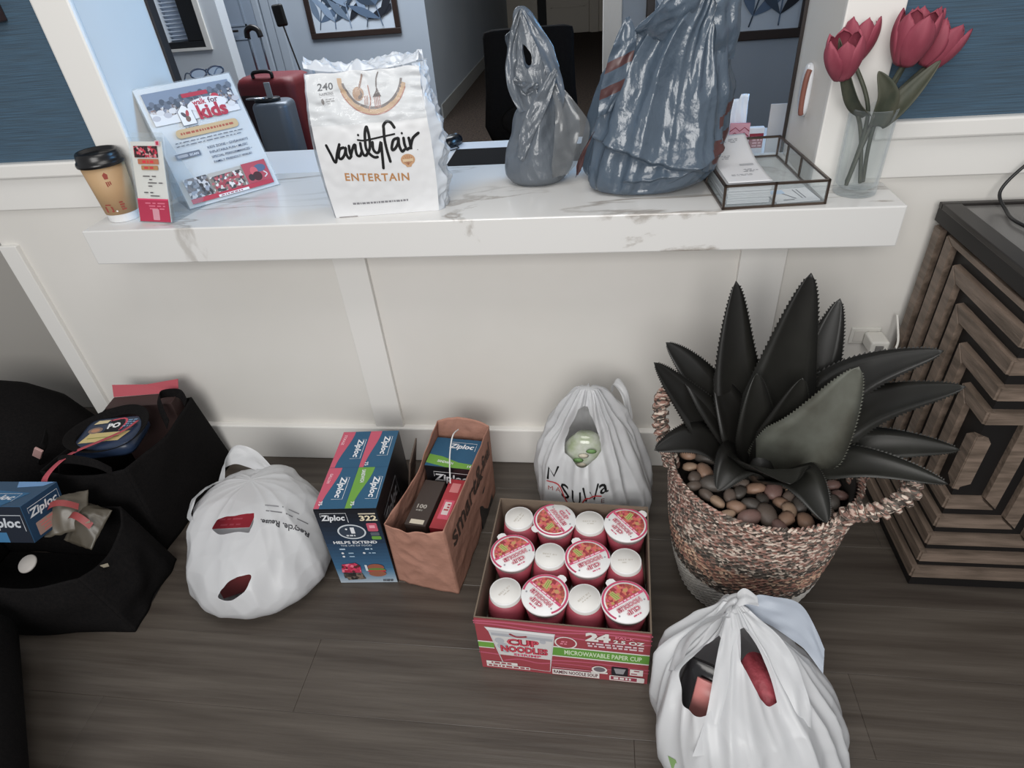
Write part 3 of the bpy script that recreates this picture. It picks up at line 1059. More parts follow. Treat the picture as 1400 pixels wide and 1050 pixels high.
# the small flyer stand
R20 = radians(20)
ss = thing('leaflet_stand', 'small clear stand with a pink and white leaflet next to the coffee cup', 'sign', (.126, -.086, HZ), radians(-10))
L2 = Matrix.Rotation(-R20, 4, 'X')
LW, LH = .100, .196
MB().box(-.002, -.0024, 0, LW + .002, -.0010, LH, M=L2).box(-.002, .0010, 0, LW + .002, .0024, LH + .010, M=L2).obj('front_sheet', ACRYL, ss)
MB().box(-.002, 0, .0002, LW + .002, .14, .0018).obj('foot', ACRYL, ss)
MB().box(-.002, .139, 0, LW + .002, .1405, .05).obj('back_lip', ACRYL, ss)
MB().add([(LW + .002, .005, .0), (LW + .0035, .005, .0), (LW + .002, .14, .0), (LW + .0035, .14, .0), (LW + .002, .072, .188), (LW + .0035, .072, .188)],
         [(0, 4, 2), (1, 3, 5), (0, 2, 3, 1), (2, 4, 5, 3), (0, 1, 5, 4)]).obj('side_wing', ACRYL, ss)
MB().box(0.004, -.0006, .002, LW - .003, .0006, LH - .010, M=L2).obj('leaflet', mat('leaflet_paper', (226, 222, 216), .6), ss)
p = Print(plane_fn((0, 0, 0), (1, 0, 0), L2.to_3x3() @ Vector((0, 0, 1))), .0028, .00006)
p.rect(.004, .002, LW - .003, .056, (168, 52, 78))
p.rect(.004, .053, LW - .003, .056, (214, 70, 110))
p.lines(.022, .086, .044, 3, .0065, .0028, (206, 110, 132), 4, .02)
p.round(.046, .006, .066, .032, .002, (196, 140, 152))
p.rect(.014, .150, .084, .176, speckle('leaflet_photo', [(180, 44, 66), (70, 40, 44), (205, 84, 100), (40, 32, 34), (190, 150, 150)], 180))
p.round(.022, .135, .084, .147, .002, (176, 110, 84))
p.round(.030, .122, .080, .132, .002, (170, 128, 88))
p.lines(.026, .082, .1375, 1, .004, .006, (206, 60, 70), 6, .012)
p.lines(.035, .075, .1245, 1, .004, .005, (190, 70, 70), 7, .012)
p.rect(.080, .176, .094, .188, (206, 170, 180))
p.rect(.083, .178, .091, .186, (180, 60, 84))
for k, (a, b) in enumerate(((.038, .070), (.028, .080), (.030, .086), (.026, .088), (.030, .086), (.045, .072), (.014, .090), (.034, .084))):
    p.lines(a, b, .114 - .0075 * k, 1, .004, .0024, (84, 80, 84) if k != 6 else (60, 58, 66), 20 + k, .02)
p.build('leaflet_print', ss)

# napkin pack
nk = thing('napkin_pack', 'plastic wrapped white pack of 240 paper napkins on the marble ledge', 'napkin pack', (.642, -.103, HZ), radians(6.5))
NAP = mat('napkin_white', (216, 217, 219), .38, spec=.5)
NW, ND, NH = .243, .095, .262
FILM = film('wrap_film', (222, 228, 236), .28, .10)


def npt(a, b):
    """front skin of the wrapper: a in 0..1 across, b = height; bulges at the waist, pinched at the top"""
    h = b
    bul = .012 * sin(pi * min(1, h / .26)) * sin(pi * a)
    x = NW * a
    x += .006 * (1 if a > .5 else -1) * abs(a - .5) * 2 * sin(pi * min(h, .26) / .26)
    yy = -bul + .03 * max(0, (h - .22) / .1) ** 1.6
    q = Vector((x, h, 0))
    cru = max(0, (h - .19) / .1)
    yy += .009 * cru * fold_noise(Vector((x * 16, h * 38, 2)), 3) * 1.2
    yy += .0012 * noise.noise(Vector((x * 50, h * 50, 8)))
    return Vector((x, yy, h + .004 * cru * noise.noise(Vector((x * 25, h * 10, 4)))))


front = MB()
front.grid(lambda a, b: npt(a, b * .30), 70, 90)
# rim line at the top rises to both corners, like gathered film
block = MB()
rr = []
for z, i in ((0.0, .006), (.004, .0), (.10, -.003), (.22, .0), (.245, .008), (.255, .03)):
    rr.append([(NW / 2 + (NW / 2 - i) * sx, .012 + (ND - .012) / 2 + ((ND - .012) / 2 - i) * sy, z) for sx, sy in
               ((-.9, -1), (0, -1), (.9, -1), (1, -.8), (1, 0), (1, .8), (.9, 1), (0, 1), (-.9, 1), (-1, .8), (-1, 0), (-1, -.8))])
block.rings(rr).obj('napkin_stack', NAP, nk, True)
fo = front.obj('front_panel', NAP, nk, True)
# crumpled clear film on the right side, the left edge and over the top
side = MB()


def wrap(a, b):
    """a runs round from the front right edge over the side to the back, b is the height"""
    s_ = a * 1.0
    h = b * .305
    if s_ < .75:
        x, yy = NW + .004, s_ / .75 * ND
    else:
        x, yy = NW + .004 - (s_ - .75) * NW * 3.9, ND + .002
    d = .034 * (noise.voronoi(Vector((s_ * 3.2 + h * 9, h * 17, 3)))[0][0] - .3) + .016 * (noise.voronoi(Vector((s_ * 8, h * 44 - s_ * 4, 9)))[0][0] - .4)
    e = min(1, s_ / .1)
    f_ = npt(1, h)
    x += d * e * (1 if s_ < .75 else .2) + .008 * sin(pi * min(1, h / .26)) * e
    yy += (0 if s_ < .75 else d * .5)
    if s_ < .1:
        x, yy = f_.x + (x - f_.x) * e, f_.y + (yy - f_.y) * e
    lean = max(0, (h - .24) / .06)
    x -= .012 * lean * e
    if s_ < .75:
        yy = yy + lean * .02 * (1 - 2 * yy / ND)
    return Vector((x, yy, h))


side.grid(wrap, 110, 120)
side.obj('side_film', FILM, nk, True)
tp = MB()


def top_film(a, b):
    f_ = npt(a, .300)
    x, yy, h = f_.x, f_.y + b * (ND - f_.y), .300
    r = .030 * (noise.voronoi(Vector((a * 6, b * 2.4, 5)))[0][0] - .4) + .014 * (noise.voronoi(Vector((a * 15, b * 6, 1)))[0][0] - .4)
    r *= min(1, b / .12)
    h += r + .012 * (abs(a - .5) * 2) ** 3 * (1 - b * .5) - .006 * sin(pi * a) * sin(pi * b) + .004 * sin(pi * b)
    return Vector((x + .01 * (a - .5) * sin(pi * b), yy, h))


tp.grid(top_film, 120, 40)
tp.obj('top_film', FILM, nk, True)
lf = MB()
lf.grid(lambda a, b: Vector((-.002 - .010 * sin(pi * min(1, b * 1.1)) + .006 * fold_noise(Vector((a * 5, b * 9, 6)), 2) * min(1, a * 5), a * ND + (1 - a) * npt(0, b * .3).y, b * .302)), 30, 60)
lf.obj('left_film', FILM, nk, True)
ff = MB()
ff.grid(lambda a, b: npt(a, .205 + b * .095) + Vector((0, -.0045 - .016 * sin(pi * b) * max(0, noise.voronoi(Vector((a * 5, b * 5 + a, 4)))[0][0] - .15) - .004 * noise.voronoi(Vector((a * 14, b * 12, 8)))[0][0], 0)), 90, 50)
ff.obj('front_film', film('clear_wrap_film', (226, 230, 236), .80, .07), nk, True)
fb = BVHTree.FromPolygons([Vector(v) for v in front.v], front.f)
p = Print(ray_fn(fb, (0, 0, 0), (1, 0, 0), (0, 0, 1), (0, 1, 0), .0006), 0, .00006)
mm = lambda L: [(a / 1000, b / 1000) for a, b in L]
# gold and grey plate with spoon and fork under the film
p.ring(.140, .290, .073, .070, .010, (196, 160, 120), 40, 180, 345)
p.ring(.140, .291, .065, .062, .005, (98, 84, 76), 40, 190, 350)
p.ring(.140, .290, .074, .072, .0025, (168, 104, 84), 40, 200, 340)
p.ell(.108, .259, .012, .013, (178, 140, 108), 20)
p.ell(.109, .258, .0085, .009, (110, 88, 74), 20)
p.stroke([(.112, .270), (.116, .280), (.120, .292)], .004, (140, 104, 84), 3)
for k in range(4):
    p.stroke([(.142 + .0035 * k, .232), (.141 + .0036 * k, .252)], .0014, (168, 100, 78), 0)
p.poly([(.138, .251), (.156, .251), (.151, .262), (.148, .272), (.146, .262)], (78, 62, 56))
p.stroke([(.148, .27), (.150, .284), (.154, .294)], .003, (96, 84, 78), 3)
p.stroke([(.127, .228), (.133, .244), (.131, .262), (.130, .272)], .002, (168, 104, 80), 3)
for k in range(3):
    p.stroke([(.120 + .003 * k, .238), (.121 + .003 * k, .254)], .0012, (170, 110, 84), 0)
p.build('plate_picture', nk)
p = Print(ray_fn(fb, (0, 0, 0), (1, 0, 0), (0, 0, 1), (0, 1, 0), .0006), 0, .00006)
p.text('240', .024, .270, .033, .013, INK, bold=.015)
p.text('NAPKINS', .027, .261, .028, .0055, (110, 108, 108), bold=.01)
p.rect(.027, .2585, .056, .2592, (150, 150, 152))
p.ell(.032, .250, .003, .006, (120, 112, 106), 12)
p.lines(.037, .056, .253, 3, .004, .0018, (150, 148, 148), 3, .006)
p.build('count_print', nk)
p = Print(ray_fn(fb, (0, 0, 0), (1, 0, 0), (0, 0, 1), (0, 1, 0), .0006), 0, .00006)
SW = .0060
for L in ([(19, 164), (25, 145), (31, 127), (40, 147), (49, 165)], [(57, 158), (48, 155), (42, 142), (43, 135), (49, 136), (57, 145), (62, 158), (60, 145), (64, 135), (69, 138)],
          [(70, 161), (69, 149), (70, 139)], [(70, 141), (72, 146), (80, 160), (84, 162), (83, 152), (84, 141), (90, 139), (96, 148)], [(96, 165), (96, 151), (99, 140), (104, 139)],
          [(104, 139), (115, 154), (118, 176), (117, 194), (115, 196), (111, 187), (108, 172), (107, 153), (113, 141), (121, 134), (128, 134)],
          [(123, 165), (122, 151), (127, 143), (134, 146), (141, 164), (140, 148), (138, 126), (136, 109)],
          [(175, 191), (169, 201), (161, 204), (153, 197), (152, 189), (150, 169), (151, 147), (154, 122)],
          [(179, 169), (169, 166), (163, 153), (163, 146), (169, 148), (177, 158), (180, 169), (179, 154), (183, 141), (189, 144)],
          [(191, 168), (191, 155), (194, 144), (199, 146)], [(202, 167), (203, 156), (203, 143), (204, 151), (211, 166), (224, 175)]):
    p.stroke(mm(L), SW, INK, 6)
p.stroke(mm([(92, 172), (105, 170), (124, 172), (148, 175), (173, 178)]), .0038, INK, 5)
p.ell(.095, .182, .0024, .0026, INK, 12)
p.ell(.189, .178, .0024, .0026, INK, 12)
p.ell(.217, .141, .0016, .001, (150, 150, 152), 8)
p.build('brand_lettering', nk)
p = Print(ray_fn(fb, (0, 0, 0), (1, 0, 0), (0, 0, 1), (0, 1, 0), .0006), 0, .00006)
p.ell(.1925, .122, .0155, .0125, (190, 150, 116), 24)
p.poly([(.183, .114), (.202, .114), (.197, .106), (.188, .106)], (190, 150, 116))
for k in range(7):
    a = radians(30 + 20 * k)
    p.stroke([(.192, .111), (.192 + .0145 * cos(a), .111 + .021 * sin(a))], .0007, (150, 100, 80), 0)
p.rect(.181, .118, .204, .124, (206, 182, 150))
p.build('shell_emblem', nk)
p = Print(ray_fn(fb, (0, 0, 0), (1, 0, 0), (0, 0, 1), (0, 1, 0), .0006), 0, .00006)
p.text('ENTERTAIN', .0445, .086, .144, .0175, (176, 128, 84), rot=-3.9, bold=.022, space=1.15)
p.lines(.044, .186, .029, 1, .004, .0045, (130, 130, 134), 5, .006)
p.rect(.008, .0005, .052, .0017, (110, 100, 96))
p.build('lettering', nk)

# glass tray with brass-dark edges, papers in it
tr = thing('glass_tray', 'metal edged glass tray on the right part of the ledge', 'tray', (1.512, -.128, HZ), radians(4))
TW, TD, TH = .208, .335, .050
em = mat('tray_metal', (92, 80, 72), .3, metal=.7)
GL = film('tray_glass', (205, 214, 220), .86, .04)
r_ = .0024
zl, zh = .003, TH
edges = []
for z in (zl, zh):
    edges += [((0, 0, z), (TW, 0, z)), ((TW, 0, z), (TW, TD, z)), ((TW, TD, z), (0, TD, z)), ((0, TD, z), (0, 0, z))]
for x, y_ in ((0, 0), (TW, 0), (TW, TD), (0, TD)):
    edges.append(((x, y_, zl), (x, y_, zh)))
edges += [((TW * .49, 0, zl), (TW * .49, 0, zh)), ((TW, TD * .5, zl), (TW, TD * .5, zh)), ((0, TD * .5, zl), (0, TD * .5, zh)), ((TW, TD * .78, zl), (TW, TD * .78, zh))]
for a, b in edges:
    lo_, hi_ = [min(p_, q) - r_ for p_, q in zip(a, b)], [max(p_, q) + r_ for p_, q in zip(a, b)]
    MB().box(*lo_, *hi_).obj('edge_bar', em, tr)
for bx_ in ((0, -.0006, zl, TW, .0006, zh), (0, TD - .0006, zl, TW, TD + .0006, zh), (-.0006, 0, zl, .0006, TD, zh), (TW - .0006, 0, zl, TW + .0006, TD, zh), (0, 0, .0026, TW, TD, .0038)):
    MB().box(*bx_).obj('glass_pane', GL, tr)


def loc2w(o, p_):
    return Matrix.Translation(o.location) @ Matrix.Rotation(o.rotation_euler.z, 4, 'Z') @ Vector(p_)


ps = thing('paper_stack', 'thick stack of white printed slips filling the glass tray', 'papers', loc2w(tr, (.055, .15, .0042)), radians(4))
rnd = random.Random(5)
PW, PD = .044, .132
for k in range(15):
    dz = .0029
    ox, oy = (rnd.random() - .5) * .003, (rnd.random() - .5) * .004
    MB().box(-PW + ox, -PD + oy, k * dz, PW + ox, PD + oy, k * dz + dz * .8).obj('slip_bundle', PAPER, ps)
curl = MB()
curl.grid(lambda a, b: Vector(((a - .5) * 2 * PW * 1.02 + .006 * b * b, (b - .5) * 2 * PD, .0445 + .0012 + .034 * max(0, b - .45) ** 1.4 * 1.6 + .004 * a * b)), 12, 30)
co = curl.obj('top_slip', PAPER, ps, True, solid=.0006)
cb = BVHTree.FromPolygons([Vector(v) for v in curl.v], curl.f)
p = Print(ray_fn(cb, (0, 0, .2), (1, 0, 0), (0, 1, 0), (0, 0, -1), .0008), 0, .00006)
G1 = (150, 152, 158)
for u0, v0, u1, n in ((-.03, .112, .0, 4), (.004, .108, .034, 3), (-.028, .03, -.005, 3), (.0, -.055, .034, 3)):
    p.lines(u0, u1, v0, n, .007, .003, G1, int(v0 * 1000) % 97, .008)
p.round(.004, -.028, .034, -.016, .003, (176, 178, 182))
p.lines(-.035, .03, -.085, 2, .006, .002, (170, 172, 176), 6)
p.build('slip_print', ps)
ls = thing('loose_slips', 'few printed slips lying flat at the right of the glass tray', 'papers', loc2w(tr, (.155, .045, .0042)), radians(8))
MB().box(-.045, -.036, 0, .045, .040, .0022).obj('slip', PAPER, ls)
p = Print(plane_fn((0, 0, .0022), (1, 0, 0), (0, 1, 0)), .0003, .00005)
p.stroke([(-.02, .02), (.0, -.02)], .004, (90, 90, 98), 0).stroke([(.012, .03), (.014, -.02)], .003, (110, 110, 116), 0).stroke([(.02, .03), (.021, -.02)], .003, (110, 110, 116), 0)
p.rect(-.042, .012, -.01, .034, (176, 200, 228))
p.lines(-.035, .035, -.028, 1, .005, .004, (60, 56, 54), 3, .03)
p.build('slip_print', ls)

# card holders at the back of the opening
cards = thing('card_holder', 'small holder with pink lattice cards behind the glass tray', 'card holder', (1.635, .395, .7206), radians(-5))
MB().box(-.030, 0, .0, .030, .03, .004).box(-.030, .026, .004, .030, .03, .11).box(-.030, 0, .004, .030, .003, .06).obj('holder', ACRYL, cards)
MB().box(-.026, .008, .005, .026, .016, .178).obj('card', mat('card_pink', (196, 120, 132), .5), cards)
p = Print(plane_fn((0, .008, 0), (1, 0, 0), (0, 0, 1)), .0004, .0001)
p.rect(-.026, .006, .026, .178, (204, 150, 160))
for k in range(8):
    z = .06 + .014 * k
    p.stroke([(-.025, z), (-.012, z + .010), (0, z), (.012, z + .010), (.025, z)], .0022, (140, 44, 66), 0)
p.rect(-.026, .02, .026, .05, (66, 34, 40))
p.build('card_print', cards)
wc = thing('tissue_packet', 'crumpled white packet standing behind the pink card holder', 'packet', (1.635, .445, .7206), 0)
pk = MB()
pk.grid(lambda a, b: Vector(((a - .5) * (.062 - .016 * b), .006 * noise.noise(Vector((a * 4, b * 5, 1))) + .01 * b, .23 * b + .012 * (1 if a > .5 else 0) * b)), 16, 30)
pk.obj('wrapper', mat('packet_white', (228, 234, 242), .3), wc, True, solid=.006)
wc2 = thing('pink_card_box', 'small white and pink card box between packet and grey board', 'box', (1.69, .44, .7206), 0)
MB().box(-.022, 0, 0, .022, .02, .155).obj('box', PAPER, wc2, bevel=.002)
p = Print(plane_fn((0, 0, 0), (1, 0, 0), (0, 0, 1)), .0004, .0001)
p.rect(-.018, .10, .020, .14, (140, 50, 62)).lines(-.016, .018, .128, 4, .008, .004, (206, 150, 156), 4, .01)
p.build('box_print', wc2)
bd = MB().box(-.024, 0, 0, .024, .006, .222).obj('board_sign', mat('board_grey', (176, 172, 170), .6), bevel=.001)
bd.location = (1.735, .40, .7206)
bd.rotation_euler = (radians(-3), 0, 0)
tag(bd, 'plain grey board standing behind the glass tray beside the right post', 'board')
# little curved grip on the right jamb
wb = thing('wall_grip', 'small rounded white grip with rust red insert on the right post', 'handle', (1.7195, .145, 1.03))
g = MB()
rs = []
for x, sc_ in ((0, 1), (-.006, 1), (-.011, .9), (-.014, .7)):
    rs.append([(x, .026 * sc_ * math.copysign(abs(cos(a)) ** .7, cos(a)), .055 * sc_ * math.copysign(abs(sin(a)) ** .6, sin(a))) for a in [2 * pi * k / 32 for k in range(32)]])
g.rings(rs, True, True, True).obj('plate', mat('grip_white', (218, 220, 224), .3), wb, True)
MB().tube(cr([(-.010, -.020, .045), (-.014, -.023, .03), (-.015, -.022, 0), (-.013, -.019, -.035), (-.010, -.016, -.048)], 16), .006, 8).obj('insert', mat('grip_rust', (132, 84, 72), .5), wb, True)

# vase and tulips
vs_ = thing('glass_vase', 'clear cylindrical glass vase on the right end of the ledge', 'vase', (1.797, -.048, HZ))
GLASS = film('vase_glass', (214, 222, 228), .955, .03, .62)
MB().lathe([(.0, .0), (.040, .0), (.043, .003), (.0445, .16), (.0450, .172), (.0435, .1725), (.0425, .165), (.0405, .022), (.036, .016), (0, .015)], 48, cap=False).obj('glass_wall', GLASS, vs_, True)
TP = mat('tulip_petal', (168, 82, 98), .65, var=(142, 58, 76), scale=(40, 40, 8), trans=.15, lo=.3, hi=.7)
TG = mat('tulip_green', (62, 68, 56), .55, var=(84, 84, 70), scale=(40, 40, 10), trans=.1)


def tulip(label, foot, mid, head, aim, size, openness, leaves):
    t = thing('tulip', label, 'flower', foot, 0, None)
    o = Vector(foot)
    P = cr([tuple(Vector(q) - o) for q in (foot, mid, head)], 20)
    MB().tube(P, .0042, 8).obj('stem', TG, t, True)
    h = Vector(head) - o
    M = Matrix.Translation(h) @ Vector(aim).normalized().to_track_quat('Z', 'Y').to_matrix().to_4x4()
    for k in range(6):
        inner = k % 2
        a0 = k * pi / 3
        mb = MB()

        def petal(a, b):
            w = (a - .5) * 2
            prof = sin(pi * min(1, .12 + b * .62)) ** .8
            r = size * (.50 * prof * (1 - .08 * inner) + .14 * openness * b * b) + .002
            ang = w * (1.02 - .15 * b) * (sin(pi * (.10 + .90 * b)) ** .55 if b < .999 else .0)
            z = size * 1.30 * b * (1 - .06 * w * w) - size * .05
            r *= 1 - .10 * w * w + .02 * sin(w * 9)
            return M @ Vector((r * cos(a0 + ang), r * sin(a0 + ang), z))
        mb.grid(petal, 10, 14)
        mb.obj('petal', TP, t, True, solid=.0012)
    for (b0, b1, b2, wid, side) in leaves:
        B = cr([tuple(Vector(q) - o) for q in (b0, b1, b2)], 18)
        mb = MB()
        rows = []
        for i, q in enumerate(B):
            s_ = i / 18
            w = wid * sin(pi * (.12 + .88 * s_) ** .8) ** .9 + .001
            tdir = (Vector(B[min(i + 1, 18)]) - Vector(B[max(i - 1, 0)])).normalized()
            ac = Vector(side).normalized()
            ac = (ac - tdir * ac.dot(tdir)).normalized()
            nn = ac.cross(tdir)
            rows.append([Vector(q) + ac * w * e + nn * w * .5 * e * e for e in (-1, -.6, -.25, 0, .25, .6, 1)])
        mb.rings(rows, False, False, False).obj('leaf', TG, t, True, solid=.0012)
    return t


vx, vy = 1.797, -.048
b0 = HZ + .018
tulip('leftmost pink tulip head in the glass vase, lower of the left pair', (vx + .010, vy + .004, b0), (vx - .02, vy + .002, 1.0), (1.712, -.075, 1.098), (-.20, -.25, 1), .062, .5,
      [((vx - .012, vy - .010, 1.02), (1.742, -.075, 1.06), (1.690, -.085, 1.165), .017, (.5, -.8, .2))])
tulip('pink tulip just behind the leftmost one in the glass vase', (vx - .016, vy + .008, b0), (vx - .01, vy, 1.02), (1.748, -.01, 1.115), (.06, .0, 1), .060, .35, [])
tulip('tall central pink tulip in the glass vase, largest of the blooms', (vx - .022, vy - .008, b0), (vx + .005, vy, 1.02), (1.826, -.058, 1.112), (.06, -.12, 1), .070, .45,
      [((vx + .004, vy - .018, 1.0), (1.800, -.085, 1.06), (1.772, -.088, 1.105), .019, (1, -.1, .1))])
tulip('pink tulip at the back of the central bloom in the glass vase', (vx + .018, vy + .012, b0), (vx + .008, vy, 1.0), (1.862, .005, 1.12), (.10, .05, 1), .062, .5, [])
tulip('rightmost pink tulip leaning out over the blue wallpaper', (vx - .014, vy + .016, b0), (vx + .012, vy, 1.02), (1.878, -.035, 1.10), (.42, .0, 1), .062, .5,
      [((vx + .012, vy - .012, 1.0), (1.845, -.07, 1.055), (1.882, -.075, 1.115), .018, (.6, -.6, -.4))])

# ================================================================== boxes and cartons on the floor
CARD = mat('cardboard', (120, 100, 84), .75, var=(106, 88, 74), scale=(30, 30, 30))
ZBLUE, ZPINK, ZGREEN, ZBLACK, ZW = (46, 88, 118), (190, 88, 108), (108, 156, 68), (22, 22, 25), (222, 224, 228)


def ziploc(p, u, v, w, h, rot=0, frame=True, c=ZW):
    a, b = cos(radians(rot)), sin(radians(rot))
    q = lambda x, y_: (u + x * a - y_ * b, v + x * b + y_ * a)
    p.text('Ziploc', u, v, w, h, c, rot=rot, bold=.03, shear=.18)
    if frame:
        k = h * .22
        p.stroke([q(w * .02, h * .72), q(w * .02, h + k), q(w + k, h + k), q(w + k, -h * .02)], h * .05, c, 0)


def grad(p, u0, v0, u1, v1, c0, c1, n=14):
    for k in range(n):
        t = (k + .5) / n
        p.rect(u0, v0 + (v1 - v0) * k / n, u1, v0 + (v1 - v0) * (k + 1) / n, tuple(int(a + (b - a) * t) for a, b in zip(c0, c1)))


# --- big storage bag box, 322 count
zb = thing('storage_bag_box', 'tall blue and black 322 count box of zip bags beside the paper bag', 'box', (.574, -.489, .0005), radians(4))
BW, BD, BH = .156, .285, .285
MB().box(0, 0, 0, BW, BD, BH).obj('carton', mat('zip_black', ZBLACK, .35), zb, bevel=.0012)
p = Print(plane_fn((0, 0, 0), (1, 0, 0), (0, 0, 1)), .0005, .00006)
grad(p, .001, .001, BW - .001, .06, (176, 186, 196), (70, 110, 142), 8)
grad(p, .001, .06, BW - .001, .16, (62, 104, 138), (40, 62, 86), 8)
grad(p, .001, .16, BW - .001, BH - .001, (38, 56, 78), (24, 25, 30), 8)
ziploc(p, .012, .240, .060, .026)
p.rect(.108, .267, .150, .271, (200, 190, 170))
p.text('322', .108, .244, .043, .019, (226, 214, 184), bold=.03)
p.ell(.078, .205, .036, .027, (200, 206, 212), 30)
p.ell(.078, .205, .032, .023, (52, 62, 76), 30)
p.text('1', .076, .199, .010, .022, ZW, bold=.05)
p.ell(.066, .215, .003, .003, ZW, 10)
p.lines(.060, .098, .189, 1, .005, .005, (206, 210, 214), 3, .008)
p.round(.120, .206, .146, .236, .004, ZPINK)
p.rect(.126, .218, .140, .228, (226, 160, 174))
p.round(.124, .190, .146, .203, .003, (90, 96, 104))
p.round(.124, .176, .148, .188, .003, ZGREEN)
p.text('HELPS EXTEND', .022, .161, .112, .0105, ZW, bold=.03)
p.text('THE LIFE OF FOOD', .038, .151, .080, .006, (196, 206, 216), bold=.01)
p.lines(.024, .062, .138, 1, .006, .005, (176, 196, 214), 5, .012)
p.lines(.088, .136, .138, 1, .006, .005, (176, 196, 214), 6, .012)
for x, y_ in ((.036, .125), (.092, .125), (.036, .112)):
    p.ell(x, y_, .0035, .0035, ZW, 12)
    p.lines(x + .006, x + .03, y_ - .002, 1, .006, .004, (160, 186, 208), int(x * 1e4), .01)
p.rect(.018, .024, .070, .040, (70, 62, 60))
p.poly([(.016, .048), (.022, .080), (.060, .086), (.070, .074), (.068, .046)], speckle('berries', [(206, 62, 96), (170, 40, 66), (226, 120, 140), (90, 40, 44), (186, 56, 84)], 120))
p.poly([(.018, .046), (.068, .044), (.074, .020), (.026, .016)], speckle('granola', [(64, 56, 52), (96, 84, 76), (40, 36, 36), (120, 104, 92)], 120))
p.ell(.110, .068, .022, .013, (150, 88, 70), 22)
p.ell(.110, .058, .024, .007, (96, 130, 66), 20)
p.rect(.086, .050, .134, .056, (190, 60, 66))
p.ell(.110, .042, .023, .012, (146, 92, 72), 22)
p.rect(.082, .054, .088, .078, (206, 212, 220))
p.lines(.118, .150, .010, 1, .005, .007, (80, 84, 92), 8, .006)
p.build('front_print', zb)
p = Print(plane_fn((0, 0, BH), (1, 0, 0), (0, 1, 0)), .0005, .00006)
p.rect(.0005, .0005, BW - .0005, BD - .0005, ZBLUE)
h = BW / 2


def wave(p, u0, v0, v1, w, c, sgn=1, n=12):
    pts = [(u0, v0), (u0, v1)]
    pts += [(u0 + w * (1 + .45 * sgn * cos(pi * k / n)), v1 + (v0 - v1) * k / n) for k in range(n + 1)]
    p.poly(pts, c)


wave(p, .0006, .001, .142, .024, ZPINK, 1)
wave(p, .0006, .142, BD - .001, .024, ZPINK, 1)
wave(p, h, .001, .142, .030, ZGREEN, 1)
wave(p, h, .142, BD - .001, .022, ZPINK, 1)
p.rect(.0006, .1415, BW - .001, .1425, (34, 70, 100)).rect(h - .0005, .001, h + .0003, BD - .001, (34, 70, 100))
for x, y_ in ((.037, .108), (.046, .252), (.122, .108), (.117, .262)):
    ziploc(p, x, y_, .072, .022, -90)
p.text('SANDWICH', h + .012, .132, .046, .010, ZW, rot=-84, bold=.02)
p.text('STORAGE', .008, .270, .040, .008, (236, 190, 200), rot=-92, bold=.02)
p.text('GALLON', .010, .120, .034, .008, (236, 190, 200), rot=-92, bold=.02)
for x, y_ in ((.008, .024), (h + .010, .022), (h + .012, .160)):
    p.text('75', x, y_, .014, .009, ZW, rot=-80, bold=.02)
p.build('top_print', zb)
p = Print(plane_fn((BW, 0, 0), (0, 1, 0), (0, 0, 1)), .0005, .00006)
ziploc(p, .03, .165, .13, .050, 0, True, (150, 150, 154))
p.lines(.05, .20, .14, 1, .006, .009, (96, 96, 100), 4, .02)
p.build('side_print', zb)
fl = MB().box(0, 0, 0, .004, .10, .21, M=Matrix.Translation((BW + .001, BD - .100, .05)) @ Matrix.Rotation(radians(11), 4, 'Y'))
fo = fl.obj('side_flap', mat('flap_card', (84, 72, 64), .6), zb)
p = Print(plane_fn((BW + .0055, BD - .1, .05), (0, 1, 0), (sin(radians(11)), 0, cos(radians(11)))), .0006, .0001)
p.lines(.012, .088, .17, 9, .018, .009, (52, 46, 44), 3, .03)
p.build('flap_print', zb)

# --- cup noodle carton
nc = thing('noodle_carton', 'open pink and red carton holding twelve noodle cups', 'carton', (.991, -.694, .0005), radians(-2.2))
CW, CD, CH = .373, .345, .196
KR = mat('carton_inside', (112, 98, 84), .8)
CRED, CPINK, CWH = (154, 68, 75), (188, 94, 116), (222, 218, 214)
tk = .003
lean_ = .006
pan = MB()
MB().box(0, 0, 0, CW, CD, .003).obj('base_panel', KR, nc)
MB().box(0, 0, .003, CW, tk, CH).obj('front_panel', KR, nc)
MB().box(0, CD - tk, .003, CW, CD, CH).obj('back_panel', KR, nc)
MB().box(0, tk, .003, tk, CD - tk, CH).obj('side_panel', KR, nc)
MB().box(CW - tk, tk, .003, CW, CD - tk, CH).obj('side_panel', KR, nc)
MB().box(tk + .001, tk + .001, .070, CW - tk - .001, CD - tk - .001, .0735).obj('divider_sheet', KR, nc)
p = Print(plane_fn((0, 0, 0), (1, 0, 0), (0, 0, 1)), .0005, .00005)
p.rect(.0003, .0003, CW - .0003, CH - .0003, CRED)
# wavy pink light streaks
for k, (v, a, w) in enumerate(((.184, .003, .006), (.172, .005, .005), (.060, .004, .004), (.046, .003, .003), (.152, .004, .004))):
    p.stroke([(x * CW, v + a * sin(x * 9 + k)) for x in [q / 10 for q in range(11)]][(0 if k < 3 else 4):], w, CPINK, 3)
p.rect(.0003, .083, .036, .110, CWH).rect(.0003, .086, .036, .106, ZGREEN)
p.rect(.165, .077, CW - .0004, .117, CWH).rect(.165, .081, CW - .0004, .113, (100, 150, 66))
p.text('MICROWAVABLE PAPER CUP', .192, .088, .165, .0175, (206, 222, 190), bold=.02)
